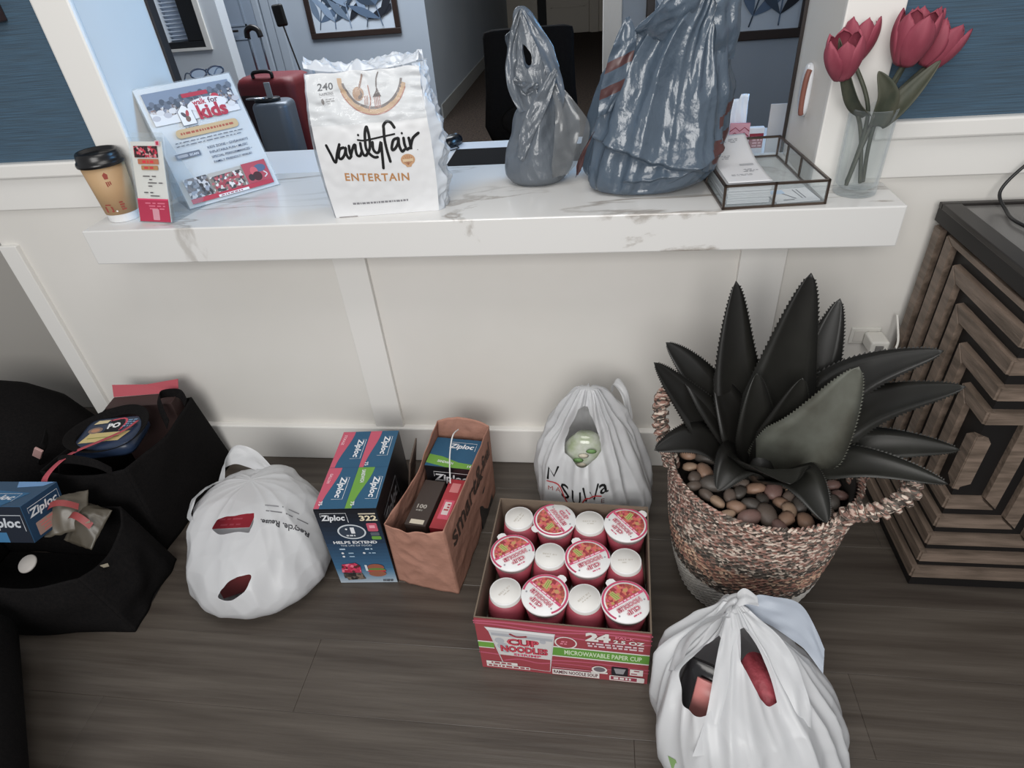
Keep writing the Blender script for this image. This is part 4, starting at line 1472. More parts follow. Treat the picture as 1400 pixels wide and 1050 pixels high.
# big cup picture
p.poly([(.020, .166), (.174, .162), (.172, .150), (.158, .010), (.052, .016), (.028, .150)], (196, 196, 198))
p.poly([(.022, .164), (.172, .160), (.170, .152), (.026, .156)], (226, 226, 226))
p.poly([(.033, .144), (.167, .140), (.157, .014), (.055, .020)], (206, 204, 202))
p.poly([(.033, .146), (.168, .142), (.167, .132), (.034, .136)], (170, 172, 178))
p.poly([(.046, .062), (.160, .060), (.157, .012), (.054, .018)], CRED)
p.stroke([(.056, .040), (.09, .050), (.13, .042), (.158, .046)], .004, CPINK, 4)
p.stroke([(.076, .146), (.090, .138), (.110, .142)], .006, CRED, 4)
for x, y_, r in ((.050, .118, .011), (.056, .098, .013), (.062, .082, .010), (.146, .128, .007)):
    p.ell(x, y_, r, r, (176, 178, 184), 16)
p.text('CUP', .066, .104, .072, .026, (150, 40, 54), bold=.07).text('CUP', .067, .105, .070, .024, (206, 84, 100), bold=.0)
p.text('NOODLES', .050, .076, .106, .026, (150, 40, 54), bold=.07).text('NOODLES', .051, .077, .104, .024, (206, 84, 100), bold=.0)
p.text('SHRIMP', .078, .064, .062, .009, (206, 78, 110), bold=.03)
p.ell(.196, .135, .024, .022, CWH, 28).ell(.196, .135, .021, .019, CRED, 28)
p.lines(.180, .212, .136, 2, .008, .005, (216, 130, 146), 6, .008)
p.text('24', .238, .150, .052, .032, CWH, bold=.06)
p.text('PACK', .300, .166, .040, .011, (214, 120, 140), bold=.03)
p.text('2.5 OZ', .296, .150, .064, .013, CWH, bold=.04)
p.lines(.236, .366, .139, 2, .009, .006, (216, 190, 196), 9, .012)
p.rect(.012, .022, .084, .033, CWH).rect(.012, .010, .112, .021, CWH)
p.lines(.014, .082, .0245, 1, .005, .006, (150, 60, 70), 2, .01).lines(.014, .110, .0125, 1, .005, .006, (150, 60, 70), 3, .01)
p.rect(.163, .006, .268, .027, CWH)
p.text('RAMEN NOODLE SOUP', .166, .0095, .099, .014, (90, 40, 50), bold=.03)
p.rect(.163, .032, .26, .035, (216, 150, 164))
p.ell(.268, .043, .017, .014, CWH, 22).ell(.268, .044, .013, .010, (112, 104, 110), 20).rect(.250, .028, .286, .034, CWH)
p.round(.294, .028, .330, .060, .003, (40, 36, 42)).poly([(.299, .055), (.325, .055), (.320, .034), (.304, .034)], (150, 148, 152))
p.rect(.334, .034, .362, .058, CWH).lines(.336, .360, .050, 3, .006, .004, (150, 50, 70), 5, .01)
p.round(.290, .006, .366, .026, .003, CWH).rect(.293, .009, .350, .023, (150, 60, 78)).lines(.296, .346, .012, 1, .01, .008, CWH, 7, .01)
p.build('front_print', nc)

LIDP = speckle('noodle_photo', [(196, 84, 96), (170, 66, 74), (206, 120, 96), (150, 54, 62), (186, 150, 96), (206, 96, 110), (160, 90, 70)], 170)
CUPW = mat('cup_paper', (222, 220, 216), .5)
CUPR = mat('cup_red', (170, 76, 90), .5)
LIDW = mat('lid_white', (230, 230, 230), .4)


def cup_prof(flip):
    pr = [(.0, 0), (.034, 0), (.035, .002), (.049, .104), (.0525, .106), (.0528, .110), (.051, .1115), (0, .1115)]
    return [(r, .1115 - z) for r, z in reversed(pr)] if flip else pr


def noodle_cup(pos, th, flip, label, group=None):
    t = thing('noodle_cup', label, 'cup', pos, radians(th), group)
    if flip:
        MB().lathe(cup_prof(True), 40, cap=False).obj('body', CUPW, t, True)
        MB().lathe([(.0486, .012), (.0491, .012), (.0370, .101), (.0366, .101)], 40, cap=False).obj('sleeve', CUPR, t, True)
        MB().lathe([(.0, .1112), (.0335, .1112), (.0350, .1125), (.0354, .1075)], 40, cap=False).obj('base_rim', LIDW, t, True)
        p = Print(plane_fn((0, 0, .1113), (1, 0, 0), (0, 1, 0)), .0005, .0001)
        p.text('BEST BY', -.017, .0005, .034, .0042, (186, 178, 166))
        p.lines(-.014, .014, -.006, 1, .004, .0022, (196, 190, 180), int(th), .008)
        p.build('date_stamp', t)
    else:
        MB().lathe(cup_prof(False), 40, cap=False).obj('body', CUPW, t, True)
        MB().lathe([(.0362, .010), (.0366, .010), (.0482, .094), (.0478, .094)], 40, cap=False).obj('sleeve', CUPR, t, True)
        lid = MB().lathe([(.0, .1128), (.0515, .1128), (.0532, .1115), (.0530, .1085)], 48, cap=False).obj('lid', LIDW, t, True)
        MB().prism([(-.012, -.049), (.012, -.049), (.010, -.060), (.004, -.064), (-.004, -.064), (-.010, -.060)], .1118, .1127).obj('pull_tab', LIDW, lid)
        p = Print(plane_fn((0, 0, .1128), (1, 0, 0), (0, 1, 0)), .0004, .00006)
        p.ring(0, 0, .0515, .0515, .0045, (192, 78, 110), 40, 150, 390)
        a0 = 6
        pts = [(.0435 * cos(radians(k)), .0435 * sin(radians(k))) for k in range(180 + a0, 361 - a0, 8)]
        p.poly(pts, LIDP)
        for k in range(5):
            x = -.028 + k * .013
            y_ = -.016 - .012 * ((k * 7) % 3) / 2
            p.ell(x, y_, .0055, .005, (190, 150, 104) if k % 2 else (206, 104, 96), 12)
        p.poly([(.004, -.010), (.010, -.034), (.022, -.032), (.018, -.010)], (186, 168, 112))
        p.stroke([(.008, -.013), (.014, -.031)], .0016, (92, 160, 60), 0).stroke([(.013, -.013), (.018, -.030)], .0014, (92, 160, 60), 0)
        p.poly([(-.046, -.004), (.046, -.004), (.046, .002), (-.046, .002)], (206, 84, 118))
        p.lines(-.040, .040, -.0025, 1, .01, .003, (232, 200, 210), int(th) + 3, .01)
        p.text('NOODLES', -.031, .006, .062, .013, (190, 70, 100), bold=.09).text('NOODLES', -.030, .0068, .060, .0115, CWH, bold=-.008)
        p.text('CUP', -.018, .021, .036, .013, (190, 70, 100), bold=.09).text('CUP', -.0172, .0218, .0345, .0115, CWH, bold=-.008)
        p.ell(.034, .024, .0022, .0022, (150, 150, 156), 10).ell(-.036, .018, .002, .002, (150, 150, 156), 10)
        p.lines(-.012, .012, .039, 1, .01, .003, (206, 96, 126), 4, .006)
        p.build('lid_print', t)
    return t


LX, LY = (.056, .145, .232, .320), (.078, .185, .293)
names = {0: 'front', 1: 'middle', 2: 'back'}
cols_ = ('leftmost', 'second from the left', 'third from the left', 'rightmost')
ROT = {(2, 1): -55, (2, 3): 130, (1, 0): -145, (1, 2): -150, (0, 1): 140, (0, 3): -145}
for r in range(3):
    for c_ in range(4):
        lidup = (r, c_) in ROT
        pos = loc2w(nc, (LX[c_], LY[r], .0740))
        if lidup:
            noodle_cup(pos, ROT[(r, c_)], False, 'noodle cup with printed lid, %s in the %s row' % (cols_[c_], names[r]), 'noodle cups in the carton')
        else:
            noodle_cup(pos, {(2, 0): 60, (2, 2): 2, (1, 1): -5, (1, 3): 5, (0, 0): 50, (0, 2): 45}[(r, c_)], True,
                       'upside down white noodle cup, %s in the %s row' % (cols_[c_], names[r]), 'noodle cups in the carton')

# --- brown paper bag
KRB = mat('kraft_bag', (172, 128, 112), .8, spec=.2, var=(158, 116, 100), scale=(14, 14, 14), bump=.25, bscale=(60, 60, 60))
KRD = mat('kraft_print', (62, 50, 44), .8)
pb = thing('paper_bag', 'open brown kraft paper bag with bag boxes inside, leaning on the carton side', 'bag', (.73, -.471, .0005))
FLc, FRc, BRc, BLc = Vector((0, 0, 0)), Vector((.169, -.033, 0)), Vector((.215, .330, 0)), Vector((.045, .350, 0))
FLt, FRt, BRt, BLt = Vector((.006, -.004, .226)), Vector((.163, -.036, .246)), Vector((.224, .318, .272)), Vector((.080, .318, .288))


def sheet(name, b0, b1, t0, t1, edge, bow, seed, amp=.004):
    mb = MB()
    n_ = (b1 - b0).cross(Vector((0, 0, 1))).normalized()

    def fn(a, b):
        top = edge(a)
        lo_ = b0.lerp(b1, a)
        hi_ = t0.lerp(t1, a) + Vector((0, 0, top))
        q = lo_.lerp(hi_, b)
        e = min(1, 6 * a, 6 * (1 - a))
        d = amp * fold_noise(Vector((a * 4 + b * 3, b * 5 - a * 2, seed)), seed) * e + bow * sin(pi * a) * b
        return q + n_ * d
    mb.grid(fn, 36, 36)
    return mb.obj(name, KRB, pb, True, solid=.0012), fn


sheet('front_panel', FLc, FRc, FLt, FRt, lambda a: -.010 * sin(pi * a) + .004 * sin(13 * a) * (a * (1 - a)) * 4, .004, 2)
_, sidefn = sheet('right_panel', FRc, BRc, FRt, BRt, lambda a: .008 * sin(pi * a), .002, 5, .003)
sheet('back_panel', BRc, BLc, BRt, BLt, lambda a: .016 * sin(pi * a), .004, 7)
sheet('left_panel', BLc, FLc, BLt, FLt, lambda a: -.012 * sin(pi * a) + .006 * sin(9 * a) * a * (1 - a) * 4, -.010, 9)
MB().add([FLc + Vector((0, 0, .001)), FRc + Vector((0, 0, .001)), BRc + Vector((0, 0, .001)), BLc + Vector((0, 0, .001))], [(0, 1, 2, 3)]).obj('base_panel', KRB, pb)
sn = (BRc - FRc).cross(Vector((0, 0, 1))).normalized()
p = Print(lambda u, v, h: sidefn(min(1, max(0, u)), min(1, max(0, v))) + sn * (h + .0012), .0006, .00008)
p.text('smart&', .08, .60, .66, .26, (72, 58, 52), rot=0, bold=.02)
p.text('final', .74, .66, .20, .20, (72, 58, 52), bold=.02)
p.build('bag_print', pb)
tw = Matrix.Translation(pb.location)
MB().tube(cr([(.145, .285, .285), (.140, .24, .300), (.135, .20, .262), (.140, .15, .215)], 16), .0018, 6).obj('string', mat('string_white', (214, 214, 214), .6), pb)
# things in the bag
b1 = thing('sandwich_bag_box', 'blue and black zip bag box at the back inside the paper bag', 'box', (.792, -.275, .0025), radians(-6))
MB().box(0, 0, 0, .140, .115, .232).obj('carton', mat('zip_black', ZBLACK, .35), b1, bevel=.001)
p = Print(plane_fn((0, 0, .232), (1, 0, 0), (0, 1, 0)), .0005, .00006)
p.rect(.0005, .0005, .1395, .1145, ZBLUE)
p.poly([(.0005, .012), (.0005, .046), (.04, .040), (.09, .022), (.1395, .018), (.1395, .0005), (.06, .0005)], ZGREEN)
p.text('SANDWICH', .030, .018, .046, .009, ZW, rot=-8, bold=.02)
p.text('145', .118, .006, .015, .009, ZW, bold=.02)
ziploc(p, .046, .070, .070, .024)
p.build('top_print', b1)
p = Print(plane_fn((0, 0, 0), (1, 0, 0), (0, 0, 1)), .0005, .00006)
ziploc(p, .022, .172, .094, .034, 0, True, (206, 206, 208))
p.build('front_print', b1)
b2 = thing('black_box', 'slim dark brown box standing in front inside the paper bag', 'box', (.778, -.455, .0025), radians(-7))
MB().box(0, 0, 0, .056, .155, .205).obj('carton', mat('box_brown', (62, 52, 48), .5), b2, bevel=.001)
p = Print(plane_fn((0, 0, .205), (1, 0, 0), (0, 1, 0)), .0005, .0001)
p.text('100', .012, .055, .026, .014, (170, 164, 156), rot=0, bold=.03).lines(.012, .036, .046, 1, .01, .005, (150, 146, 140), 3, .006)
p.rect(.012, .004, .048, .018, (206, 196, 178))
p.build('top_print', b2)
b3 = thing('red_box', 'red cardboard box beside the dark box inside the paper bag', 'box', (.841, -.458, .0025), radians(-7))
MB().box(0, 0, 0, .050, .170, .198).obj('carton', mat('box_red', (168, 54, 62), .5), b3, bevel=.001)
p = Print(plane_fn((0, 0, .198), (1, 0, 0), (0, 1, 0)), .0005, .0001)
p.rect(.010, .030, .038, .095, (206, 90, 110)).rect(.015, .045, .032, .088, (216, 200, 200))
p.lines(.017, .030, .05, 4, -.009, .005, (170, 60, 70), 2, .01)
p.rect(.012, .122, .036, .155, (206, 130, 130))
p.build('top_print', b3)

# ================================================================== plastic bags
GREYB = mat('bag_grey', (84, 98, 113), .19, spec=.85, trans=.2, bump=.35, bscale=(45, 45, 26))
GREYA = mat('bag_grey_light', (108, 115, 123), .18, spec=.85, trans=.28, bump=.35, bscale=(60, 60, 30))
GREYB2 = film('bag_grey_thin', (112, 115, 118), .38, .2)
MAROON = mat('bag_stripe', (78, 50, 50), .35)
WHITEB = mat('bag_white', (212, 213, 215), .34, spec=.45, trans=.28)


def holes(*polys):
    return lambda u, t, p: any(inpoly(u, t, q) for q in polys)


H_SMALL = [[(0.675, 0.743), (0.707, 0.725), (0.752, 0.689), (0.739, 0.639), (0.711, 0.616), (0.684, 0.639), (0.666, 0.693)], [(0.325, 0.743), (0.293, 0.725), (0.248, 0.689), (0.261, 0.639), (0.289, 0.616), (0.316, 0.639), (0.334, 0.693)]]
H_MARKET = [[(0.66, 0.803), (0.635, 0.671), (0.64, 0.571), (0.656, 0.518), (0.702, 0.497), (0.731, 0.471), (0.765, 0.503), (0.798, 0.545), (0.79, 0.645), (0.773, 0.739), (0.735, 0.845)]]
H_ONE = [[(0.69, 0.566), (0.698, 0.618), (0.733, 0.65), (0.787, 0.671), (0.829, 0.661), (0.821, 0.603), (0.806, 0.555), (0.767, 0.571), (0.717, 0.545)], [(0.733, 0.297), (0.744, 0.339), (0.76, 0.376), (0.783, 0.397), (0.81, 0.392), (0.802, 0.361), (0.79, 0.324), (0.763, 0.287)]]
H_THREE = [[(0.552, 0.645), (0.556, 0.687), (0.563, 0.739), (0.625, 0.829), (0.667, 0.818), (0.687, 0.761), (0.687, 0.692), (0.683, 0.655), (0.671, 0.608), (0.648, 0.582), (0.606, 0.566)], [(0.729, 0.871), (0.76, 0.908), (0.829, 0.887), (0.84, 0.855), (0.84, 0.803), (0.844, 0.75), (0.837, 0.687), (0.829, 0.645), (0.802, 0.645), (0.79, 0.671), (0.763, 0.75), (0.737, 0.808)]]


# small grey bag on the ledge
sg = thing('grey_bag', 'small knotted grey plastic bag left of the large grey bag on the ledge', 'bag', (0, 0, 0))
fA = Film([(.8605, 1.045, 1.150, .11, .045, 2.4), (.872, 1.031, 1.170, .11, .058, 2.2), (.895, 1.027, 1.182, .11, .062, 2.0), (.925, 1.028, 1.186, .11, .060, 1.7), (.956, 1.033, 1.184, .11, .055, 1.5),
           (.989, 1.043, 1.178, .11, .048, 1.4), (1.02, 1.054, 1.172, .11, .040, 1.4), (1.045, 1.067, 1.168, .11, .034, 1.4), (1.066, 1.060, 1.165, .11, .028, 1.4), (1.085, 1.050, 1.163, .11, .024, 1.5),
           (1.108, 1.0405, 1.161, .11, .020, 1.6), (1.116, 1.041, 1.160, .11, .019, 1.6), (1.135, 1.050, 1.154, .11, .017, 1.6), (1.16, 1.052, 1.146, .112, .014, 1.6),
           (1.185, 1.056, 1.132, .115, .014, 1.6), (1.21, 1.060, 1.114, .117, .014, 1.6), (1.225, 1.062, 1.102, .118, .013, 1.8), (1.234, 1.068, 1.092, .119, .010, 2), (1.238, 1.074, 1.086, .12, .005, 2)],
          N=220, M=220, crumple=.018, pleat=.004, seed=3, scale=15, pleats=5)
fA.obj('film', [GREYA], sg, holes(*H_SMALL))
for k, (pts, w, ac) in enumerate((([(1.150, .085, 1.00), (1.160, .082, 1.06), (1.146, .084, 1.125), (1.118, .094, 1.185), (1.088, .104, 1.232)], (.018, .034, .036, .030, .010), (1, -.5, .2)),
                                  ([(1.075, .085, 1.03), (1.056, .086, 1.09), (1.054, .092, 1.14), (1.064, .098, 1.19), (1.080, .106, 1.234)], (.02, .026, .022, .022, .010), (1, .5, .1)),
                                  ([(1.156, .080, 1.115), (1.125, .068, 1.06), (1.085, .058, .99), (1.066, .052, .93)], (.012, .034, .036, .02), (.7, -.1, -.7)),
                                  ([(1.060, .082, 1.10), (1.085, .078, 1.078), (1.115, .076, 1.085)], (.012, .028, .012), (.2, -.4, 1)))):
    strip(pts, w, ac, 36, .007, 41 + k).obj('handle', GREYA, sg, True)
strip([(1.150, .105, .90), (1.165, .10, 1.0), (1.150, .108, 1.085)], (.055, .085, .03), (1, .1, -.25), 24, .006, 3).obj('side_flap', GREYA, sg, True)
strip([(1.152, .09, 1.085), (1.178, .072, 1.03), (1.190, .062, .985), (1.178, .055, .925), (1.160, .055, .885)], (.02, .055, .085, .075, .04), (1, .25, .15), 30, .008, 4).obj('loose_flap', GREYB2, sg, True)
strip([(1.065, .11, 1.195), (1.048, .10, 1.185), (1.052, .10, 1.15)], (.02, .022, .004), (.4, 1, .2), 12, .003, 5).obj('handle_end', GREYA, sg, True)

# large grey bag on the ledge
lg = thing('grey_bag', 'large bulging grey plastic bag with dark red bands on the ledge', 'bag', (0, 0, 0))
fB = Film([(.8605, 1.245, 1.445, .065, .085, 2.4), (.872, 1.222, 1.480, .065, .108, 2.2), (.91, 1.213, 1.520, .07, .122, 2.1), (.96, 1.220, 1.536, .075, .118, 2), (1.03, 1.238, 1.538, .075, .105, 2),
           (1.08, 1.262, 1.530, .07, .09, 2), (1.13, 1.290, 1.518, .065, .072, 2), (1.18, 1.335, 1.508, .06, .055, 2), (1.22, 1.385, 1.505, .06, .042, 2), (1.27, 1.42, 1.497, .06, .032, 2), (1.33, 1.445, 1.485, .06, .02, 2),
           (1.36, 1.455, 1.475, .06, .01, 2)], N=280, M=240, crumple=.030, pleat=.013, seed=8, scale=9, pleats=9,
          creases=(((1.215, .985), (1.50, .895), .020, .03), ((1.30, .895), (1.42, .905), .022, .012), ((1.40, .89), (1.53, .955), .016, .02)))


def bandB(u, t, p):
    if p.y > .09:
        return 0
    for (a, b, c, d) in ((1.02, .92, 1.060, 1.035), (1.075, .98, 1.115, 1.02)):
        pass
    # slanted bands at both flanks
    l = (p.z - 1.045) - (p.x - 1.25) * 1.1
    if p.x < 1.315 and p.z > .93 and (0.0 < l < .020 or .045 < l < .062) and p.x < 1.275:
        return 1
    r = (p.z - 1.0) - (p.x - 1.52) * .5
    if p.x > 1.505 and (0 < r < .022 or -.060 < r < -.034):
        return 1
    if 1.495 < p.x < 1.512 and .925 < p.z < .97:
        return 1
    return 0


fB.obj('film', [GREYB, MAROON], lg, None, bandB)
h_ = strip([(1.262, .00, 1.035), (1.282, .005, 1.10), (1.300, .01, 1.165), (1.306, .02, 1.212)], (.030, .058, .055, .010), (1, .2, .35), 40, .007, 6)
for k, f in enumerate(h_.f):
    row = k // 8
    h_.m[k] = 1 if row in (8, 9, 10, 11, 18, 19, 20, 21) else 0
h_.obj('handle', [GREYB, MAROON], lg, True)
strip([(1.24, -.02, 1.0), (1.215, -.02, .955), (1.205, .0, .905)], (.012, .028, .02), (.6, .2, .7), 20, .004, 7).obj('edge_fold', [MAROON], lg, True)
for k, (pts, w, ac) in enumerate((([(1.33, .03, 1.17), (1.38, .0, 1.20), (1.425, .0, 1.25), (1.455, .03, 1.33)], (.05, .055, .05, .012), (.8, .2, -.5)),
                                  ([(1.50, .02, 1.12), (1.505, .01, 1.19), (1.495, .02, 1.26), (1.475, .04, 1.34)], (.05, .06, .05, .012), (.9, .4, .2)))):
    strip(pts, w, ac, 36, .010, 11 + k).obj('handle', [GREYB], lg, True)

# white market bag behind the carton
mk = thing('white_market_bag', 'white printed market bag standing behind the noodle carton against the wall', 'bag', (0, 0, 0))
fM = Film([(.001, 1.11, 1.38, -.185, .10, 2.6), (.03, 1.095, 1.395, -.185, .125, 2.4), (.10, 1.085, 1.398, -.185, .13, 2.2), (.17, 1.088, 1.385, -.185, .12, 2), (.23, 1.095, 1.370, -.19, .10, 2), (.29, 1.118, 1.345, -.19, .08, 2),
           (.34, 1.145, 1.322, -.195, .062, 2), (.39, 1.172, 1.292, -.20, .045, 2), (.425, 1.192, 1.270, -.20, .03, 2), (.445, 1.205, 1.255, -.205, .012, 2)], N=240, M=190, crumple=.016, pleat=.012, seed=12, scale=11, pleats=11)
fM.obj('film', [WHITEB], mk, holes(*H_MARKET))
strip([(1.335, -.17, .30), (1.325, -.13, .365), (1.30, -.10, .385), (1.29, -.11, .36)], (.03, .035, .03, .01), (.5, 1, .2), 20, .006, 4).obj('handle_end', [WHITEB], mk, True)
mb_ = fM.bvh()
p = Print(ray_fn(mb_, (0, -.5, 0), (1, 0, 0), (0, 0, 1), (0, 1, 0), .0012), 0, .00008)
p.stroke([(1.122, .196), (1.126, .232), (1.139, .205), (1.150, .232)], .0055, INK, 0)
p.text('S', 1.158, .150, .022, .038, INK, rot=4, bold=.01).text('U', 1.186, .146, .024, .040, INK, bold=.01)
p.stroke([(1.216, .196), (1.224, .158), (1.234, .186), (1.244, .160), (1.254, .200)], .005, INK, 0)
p.text('a', 1.260, .172, .022, .028, INK, rot=10, bold=.012)
p.stroke([(1.120, .188), (1.150, .180), (1.175, .140), (1.20, .132), (1.225, .168), (1.262, .168)], .0038, (172, 58, 62), 5)
p.text('M A', 1.122, .160, .034, .013, (150, 80, 74)).text('A', 1.232, .138, .009, .011, (140, 100, 96)).text('E', 1.262, .148, .009, .012, (120, 90, 90))
p.build('bag_print', mk)
# produce inside
pr = thing('produce_pack', 'clear wrapped pack of greens inside the white market bag', 'food pack', (1.222, -.215, .16))
b_ = MB()
rs = []
for k in range(9):
    q = k / 8
    rr = .062 * sin(pi * (.12 + .80 * q)) ** .7
    rs.append([(rr * cos(a) * (1 + .16 * noise.noise(Vector((cos(a) * 2, sin(a) * 2, q * 3)))), .6 * rr * sin(a), q * .145) for a in [2 * pi * j / 30 for j in range(30)]])
b_.rings(rs).obj('wrapper', mat('clear_wrap', (190, 192, 184), .15, spec=.8, var=(150, 160, 130), scale=(25, 25, 25)), pr, True)
for k in range(6):
    a = k * 1.1
    MB().rings([[(.02 * cos(a) + .014 * s_ * cos(j), -.041 + .004 * s_, .035 + .016 * k + .008 * s_ * sin(j)) for j in [2 * pi * i / 10 for i in range(10)]] for s_ in (1, .6, .1)]).obj(
        'leaf_piece', mat('leafy_green', (104, 140, 84), .5) if k % 2 else mat('pale_piece', (196, 188, 170), .5), pr, True)

# white bag lying left of the 322 count box
w1 = thing('white_bag', 'white plastic bag slumped on the floor left of the zip bag box', 'bag', (0, 0, 0))
fW = Film([(.001, .19, .50, -.435, .155, 2.3), (.03, .160, .535, -.435, .19, 2.2), (.07, .155, .545, -.43, .197, 2.1), (.12, .165, .535, -.42, .185, 2), (.165, .178, .508, -.40, .160, 2), (.20, .198, .47, -.375, .125, 2.1),
           (.22, .225, .43, -.36, .09, 2.1), (.228, .26, .39, -.35, .05, 2), (.231, .30, .35, -.345, .022, 2), (.2315, .323, .327, -.345, .002, 2)], N=260, M=190, crumple=.026, pleat=.006, seed=21, scale=8, pleats=7)
fW.obj('film', [WHITEB], w1, holes(*H_ONE))
strip([(.225, -.345, .19), (.215, -.285, .225), (.245, -.262, .245), (.30, -.27, .235), (.36, -.30, .215)], (.02, .05, .055, .05, .03), [(1, .3, .2), (.6, .2, 1), (.2, .5, 1), (.1, 1, .6), (0, 1, .4)], 36, .006, 22).obj('handle', [WHITEB], w1, True)
strip([(.215, -.47, .185), (.185, -.43, .205), (.20, -.37, .215), (.24, -.335, .218)], (.03, .04, .045, .03), [(.8, -.3, .6)] * 4, 30, .006, 23).obj('handle', [WHITEB], w1, True)
wb_ = fW.bvh()
wu, wv = Vector((.985, .10, 0)), Vector((-.1, .985, 0))
p = Print(ray_fn(wb_, (.40, -.47, .3), -wu, -wv, (0, 0, -1), .0012), 0, .0001)
p.text('Recycle. Reuse.', -.115, -.010, .110, .016, (66, 66, 70), bold=.03)
p.lines(-.115, .02, -.030, 1, .01, .0028, (110, 110, 114), 4, .03)
p.lines(-.105, .03, -.044, 1, .01, .0028, (130, 130, 134), 5, .03)
p.build('bag_print', w1)
c1 = thing('red_white_box', 'white box with red top seen through the upper hole of the slumped white bag', 'box', (.235, -.455, .02), radians(6))
MB().box(0, 0, 0, .11, .07, .135).obj('carton', PAPER, c1, bevel=.001)
p = Print(plane_fn((0, 0, .135), (1, 0, 0), (0, 1, 0)), .0005, .0001)
p.rect(.001, .001, .109, .069, (186, 56, 70)).lines(.01, .10, .03, 2, .02, .006, (206, 90, 104), 4, .02)
p.build('top_print', c1)
p = Print(plane_fn((0, 0, 0), (1, 0, 0), (0, 0, 1)), .0005, .0001)
p.lines(.01, .10, .10, 3, .012, .005, (170, 164, 150), 5, .02)
p.build('front_print', c1)
c2 = thing('dark_red_box', 'dark red box seen through the lower hole of the slumped white bag', 'box', (.285, -.57, .02), radians(28))
MB().box(0, 0, 0, .11, .06, .075).obj('carton', mat('box_dark_red', (112, 44, 46), .5), c2, bevel=.001)

# white bag at the front right
w2 = thing('white_bag', 'white plastic bag with tied handles in front of the woven basket', 'bag', (0, 0, 0))
fT = Film([(.001, 1.42, 1.66, -.83, .12, 2.3), (.03, 1.385, 1.71, -.83, .155, 2.2), (.08, 1.368, 1.722, -.825, .165, 2.1), (.13, 1.362, 1.712, -.815, .155, 2), (.18, 1.368, 1.685, -.795, .135, 2), (.22, 1.385, 1.645, -.77, .105, 2),
           (.255, 1.43, 1.60, -.74, .068, 2), (.285, 1.475, 1.555, -.715, .035, 2), (.305, 1.495, 1.525, -.70, .012, 2)], N=260, M=190, crumple=.018, pleat=.012, seed=31, scale=8.5, pleats=11)
fT.obj('film', [WHITEB], w2, holes(*H_THREE))
strip([(1.51, -.70, .30), (1.53, -.695, .318), (1.555, -.70, .312)], (.02, .03, .02), (0, 1, .3), 14, .004, 32).obj('handle_end', [WHITEB], w2, True)
strip([(1.47, -.715, .265), (1.49, -.705, .30), (1.515, -.70, .315), (1.50, -.72, .29)], (.03, .04, .03, .02), (.3, 1, 0), 18, .005, 33).obj('knot', [WHITEB], w2, True)
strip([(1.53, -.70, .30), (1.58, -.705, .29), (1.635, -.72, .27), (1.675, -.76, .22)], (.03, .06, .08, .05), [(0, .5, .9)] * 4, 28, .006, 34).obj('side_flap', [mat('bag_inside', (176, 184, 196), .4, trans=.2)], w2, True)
strip([(1.505, -.73, .30), (1.49, -.80, .27), (1.475, -.87, .22), (1.465, -.92, .17)], (.025, .045, .055, .09), (1, .1, 0), 28, .006, 35).obj('handle', [WHITEB], w2, True)
strip([(1.49, -.72, .30), (1.43, -.745, .265), (1.39, -.79, .21)], (.03, .06, .05), (.4, -.5, .9), 24, .006, 36).obj('handle', [WHITEB], w2, True)
strip([(1.525, -.72, .30), (1.575, -.78, .275), (1.60, -.86, .22), (1.59, -.93, .14)], (.03, .05, .06, .08), (1, .4, .2), 28, .007, 37).obj('handle', [WHITEB], w2, True)
tb_ = fT.bvh()
p = Print(ray_fn(tb_, (0, -1.1, 0), (1, 0, 0), (0, 0, 1), (0, 1, 0), .0012), 0, .0001)
p.poly([(1.385, .105), (1.398, .112), (1.408, .092), (1.402, .080), (1.392, .088)], (120, 150, 96))
p.stroke([(1.408, .070), (1.420, .062), (1.424, .040), (1.428, .020)], .012, (92, 100, 84), 4)
p.stroke([(1.434, .080), (1.452, .066), (1.462, .044), (1.470, .020)], .010, (112, 132, 92), 4)
p.build('bag_print', w2)
k1 = thing('snack_pouch', 'black and pink glossy snack pouch inside the front right white bag', 'pouch', (1.452, -.845, .085), radians(-25))
sh = []
for q in (0, .15, .5, .85, 1):
    w = .050 + .012 * sin(pi * q)
    sh.append([(w * cos(a), .030 * (.25 + sin(pi * q)) * .8 * sin(a), q * .155) for a in [2 * pi * j / 24 for j in range(24)]])
MB().rings(sh, M=Matrix.Rotation(radians(-22), 4, 'X')).obj('pouch', mat('pouch_black', (18, 16, 18), .2, spec=.7), k1, True)
MB().rings([[(.002 + .03 * cos(a), -.026 + .004 * sin(a) - .001, z) for a in [2 * pi * j / 16 for j in range(16)]] for z in (.06, .140)], M=Matrix.Rotation(radians(-22), 4, 'X')).obj('label', mat('pouch_pink', (186, 118, 114), .3), k1, True)
k2 = thing('red_packet', 'red crinkled packet inside the right hole of the front right white bag', 'packet', (1.548, -.775, .055), radians(24))
MB().rings([[((.028 + .004 * sin(pi * q)) * cos(a), .056 * math.copysign(abs(sin(a)) ** .6, sin(a)), q * .168) for a in [2 * pi * j / 28 for j in range(28)]] for q in (0, .1, .5, .9, 1)],
           M=Matrix.Rotation(radians(12), 4, 'X')).obj('wrapper', mat('packet_red', (136, 50, 58), .5, var=(168, 74, 84), scale=(60, 60, 10), bump=.3, bscale=(70, 70, 20)), k2, True)
k3 = thing('green_tub', 'pale green lid of a tub low in the front right white bag', 'tub', (1.475, -.895, .04))
MB().lathe([(0, 0), (.035, 0), (.042, .085), (.044, .087), (.044, .095), (0, .096)], 28, cap=False).obj('tub', mat('tub_green', (140, 172, 148), .4), k3, True)

